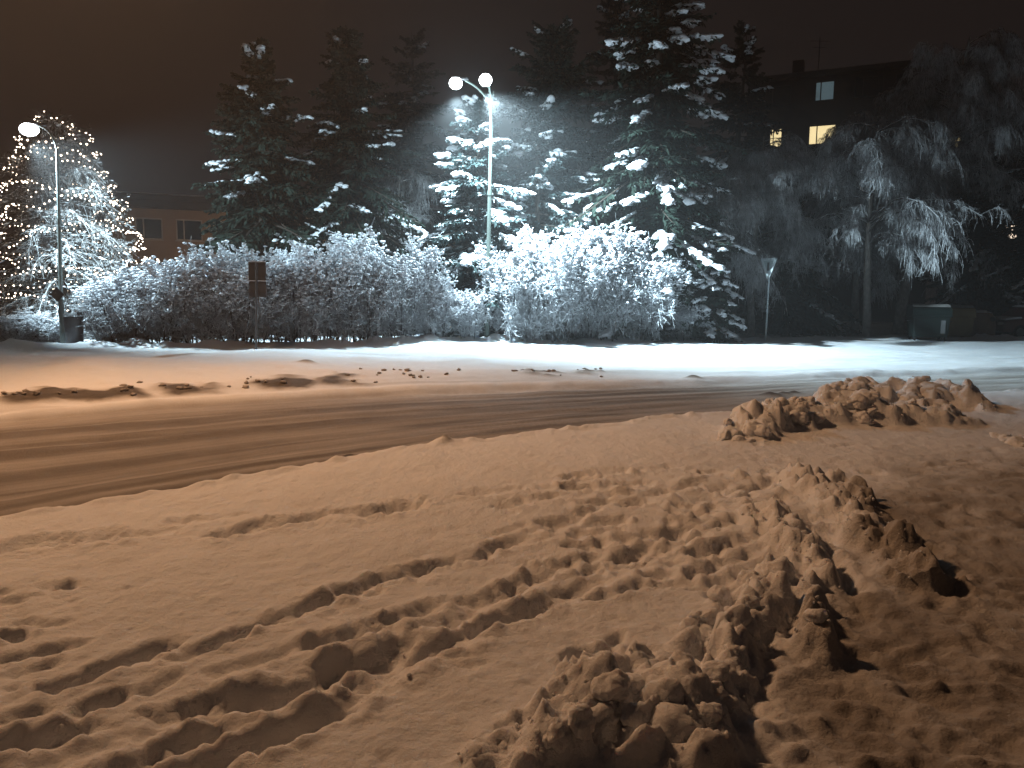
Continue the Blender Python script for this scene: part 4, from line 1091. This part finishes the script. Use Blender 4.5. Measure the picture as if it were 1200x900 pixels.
def facade(root, p0, p1, z0, z1, wins, mat, depth=9.0):
    """front wall with real openings: wins list of (x, z, w, h, glass)"""
    p0 = np.array((*p0, 0.0)); p1 = np.array((*p1, 0.0)); L = np.linalg.norm(p1 - p0); u = (p1 - p0) / L
    WALLMAT.append(mat)
    rows = sorted({(w[1], w[1] + w[3]) for w in wins})
    b = Buf(); z = z0
    for za, zb in rows:
        wall_panel(b, p0, u, (z, za), 0, L); x = 0
        for w in sorted([w for w in wins if (w[1], w[1] + w[3]) == (za, zb)]):
            wall_panel(b, p0, u, (za, zb), x, w[0] - w[2] / 2); x = w[0] + w[2] / 2
        wall_panel(b, p0, u, (za, zb), x, L); z = zb
    wall_panel(b, p0, u, (z, z1), 0, L)
    n = np.array((u[1], -u[0], 0))
    # the other walls
    back = p0 - n * depth
    for c0, c1 in ((p0 - n * .3, back), (p1 - n * .3, p1 - n * depth)):
        m = (c0 + c1) / 2; s = .15 if c0[0] == (p0 - n * .3)[0] else -.15
        m = m + u * s
        b.box((m[0], m[1], (z0 + z1) / 2), (.3, np.linalg.norm(c1 - c0), z1 - z0), math.atan2(u[1], u[0]))
    m = (p0 + p1) / 2 - n * (depth + .15); b.box((m[0], m[1], (z0 + z1) / 2), (L, .3, z1 - z0), math.atan2(u[1], u[0]))
    b.obj('wall', mat, root)
    for w in wins: window(root, p0, u, *w)
    return p0, p1, u, n, L
# low ochre block behind the hedge, receding to the right
A = at(132, 330, 44)[:2]; B = at(830, 330, 60)[:2]
zf = lambda py, Y: CAM_H + (at(190, py, Y)[2] - CAM_H)
root = empty('apartment_block', (A[0], A[1], 0)); tag(root, 'low ochre block with deep dark roof edge, behind the hedge at left', 'building')
La = float(np.linalg.norm(B - A)); ua = (B - A) / La
wz = at(176, 281, 45.2)[2]; wh = at(176, 256, 45.2)[2] - wz
wins = []
ww = 1.42
def on_line(px):
    # parameter along A-B where the image column px meets the facade
    d = ray(px, 300); d = np.array((d.x, d.y)); M = np.array([[ua[0], -d[0]], [ua[1], -d[1]]])
    return float(np.linalg.solve(M, -A)[0])
x0, x1 = on_line(176), on_line(223)
k = x0
while k < La - 1.2:
    for dz in (0, -2.8):
        wins.append((k, wz + dz, ww, wh, None))
    k += (x1 - x0)
ztop = at(150, 243, 44.3)[2]
inv = Matrix.Translation((-A[0], -A[1], 0))
p0, p1, u, n, L = facade(root, A, B, -1.0, ztop, wins, M_WALL)
rz = math.atan2(u[1], u[0]); mid = (p0 + p1) / 2 - n * 4.4
rh = at(150, 226, 43.6)[2] - ztop
Buf().box((mid[0], mid[1], ztop + rh * .28), (L + 1.0, 10.2, rh * .55), rz).box((mid[0], mid[1], ztop + rh * .78), (L + 1.3, 10.6, rh * .46), rz).obj('roof', M_FASCIA, root)
Buf().box((mid[0], mid[1], ztop + rh * 1.01 + .04), (L + 1.2, 10.4, .06), rz).obj('snow_cap', M_LOAD, root)
for o in root.children:
    o.matrix_parent_inverse = inv

# five-storey block with lit windows behind the bare trees
A = at(872, 330, 59)[:2]; B = at(1086, 330, 53.5)[:2]
root = empty('apartment_block', (A[0], A[1], 0)); tag(root, 'dark tall apartment block with shallow roof and one yellow lit window, behind bare trees', 'building', 'dark apartment blocks on the right')
La = float(np.linalg.norm(B - A)); ua = (B - A) / La
def on_line2(px, A_, u_):
    d = ray(px, 200); d = np.array((d.x, d.y)); M = np.array([[u_[0], -d[0]], [u_[1], -d[1]]]); s_, t_ = np.linalg.solve(M, -A_); return float(s_), float(t_ * d[1])
wins = []
xl, Yl = on_line2(961, A, ua)
z3 = at(961, 169, Yl)[2]; h3 = at(961, 146, Yl)[2] - z3
cols = [on_line2(p, A, ua)[0] for p in (907, 961, 1012, 1060)]
for fl in range(-3, 2):
    for ci, c in enumerate(cols):
        gl = None; w_ = 1.85
        if fl == 0 and ci == 1: gl = M_LITWIN
        if fl == 0 and ci == 0: gl = M_LITWIN; w_ = 0.9
        if fl == 1 and ci == 1: gl = M_TVWIN; w_ = 1.3
        wins.append((c, z3 + fl * 3.0, w_, h3, gl))
ztop = z3 + 3.0 + h3 + .55
p0, p1, u, n, L = facade(root, A, B, -1.0, ztop, wins, M_BRICK, 10.0)
rz = math.atan2(u[1], u[0])
# shallow gabled roof with its ridge along the block
e0, e1 = p0 - u * .5 + n * .6, p1 + u * .5 + n * .6; f0, f1 = e0 - n * 11.2, e1 - n * 11.2; r0, r1 = (e0 + f0) / 2, (e1 + f1) / 2
Zt = ztop + .05
V = [(*e0[:2], Zt), (*e1[:2], Zt), (*f1[:2], Zt), (*f0[:2], Zt), (*r0[:2], Zt + 1.5), (*r1[:2], Zt + 1.5),
     (*e0[:2], Zt - .3), (*e1[:2], Zt - .3), (*f1[:2], Zt - .3), (*f0[:2], Zt - .3)]
ro = Buf().add(V, [np.array([[0, 1, 5, 4], [2, 3, 4, 5], [6, 7, 1, 0], [7, 8, 2, 1], [8, 9, 3, 2], [9, 6, 0, 3], [9, 8, 7, 6]]), np.array([[0, 4, 3], [1, 2, 5]])]).obj('roof', M_ROOF, root)
mx = p0 + u * L * .45 - n * 4
an = at(961, 44, mx[1]); 
a0 = np.array((an[0], mx[1], Zt + .9)); a1 = np.array((an[0], mx[1], an[2]))
Buf().tube([a0, a1], .03, 8).tube([a1 - (.7, 0, .25), a1 + (.7, 0, -.25)], .02, 6).tube([a1 - (.5, 0, .7), a1 + (.5, 0, -.7)], .02, 6).obj('aerial', M_DKMETAL, ro)
ch = p0 + u * L * .2 - n * 5; Buf().box((ch[0], ch[1], Zt + 1.5), (.8, .8, 1.6), rz).obj('chimney', M_BRICK, ro)
inv = Matrix.Translation((-A[0], -A[1], 0))
for o in root.children: o.matrix_parent_inverse = inv

# block at the right edge
A = at(1098, 330, 62)[:2]; B = at(1420, 330, 54)[:2]
root = empty('apartment_block', (A[0], A[1], 0)); tag(root, 'dim block at the right edge, one small bright window low down', 'building', 'dark apartment blocks on the right')
La = float(np.linalg.norm(B - A)); ua = (B - A) / La
xl, Yl = on_line2(1117, A, ua); xr, Yr = on_line2(1190, A, ua)
z3 = at(1117, 181, Yl)[2]; h3 = 1.35
zr_ = at(1190, 284, Yr)[2]
wins = []
for fl in range(-3, 1):
    zf_ = z3 + fl * (z3 - zr_) / 2
    for c in (xl, xl + (xr - xl) / 2, xr, xr + 3.2, xr + 6.4):
        gl = M_LITWIN if (fl == 0 and c == xl) else (M_LITWARM if (fl == -2 and c == xr) else None)
        wins.append((c, zf_, .75 if gl else 1.5, .9 if gl and fl else h3, gl) if gl is None or fl == 0 else (c, zf_, 1.0, h3, gl))
p0, p1, u, n, L = facade(root, A, B, -1.0, z3 + h3 + .8, wins, M_BRICK, 10.0)
mid = (p0 + p1) / 2 - n * 5; Buf().box((mid[0], mid[1], z3 + h3 + 1.0), (L + .8, 11.2, .36), math.atan2(u[1], u[0])).obj('roof', M_ROOF, root)
inv = Matrix.Translation((-A[0], -A[1], 0))
for o in root.children: o.matrix_parent_inverse = inv

# ------------------------------------------------------------------ snowy air
hz = Buf().box((0, 0, 14.5), (290, 290, 32)).obj('haze', None)
hz.data.materials.clear()
m = bpy.data.materials.new('haze'); m.use_nodes = True; m.node_tree.nodes.clear()
v = m.node_tree.nodes.new('ShaderNodeVolumePrincipled'); ou = m.node_tree.nodes.new('ShaderNodeOutputMaterial')
v.inputs['Color'].default_value = (0.9, 0.92, 0.95, 1); v.inputs['Density'].default_value = HAZE; v.inputs['Anisotropy'].default_value = 0.35
m.node_tree.links.new(v.outputs[0], ou.inputs['Volume'])
hz.data.materials.append(m)
tag(hz, 'thin snowy haze in the night air', 'haze', kind='stuff')
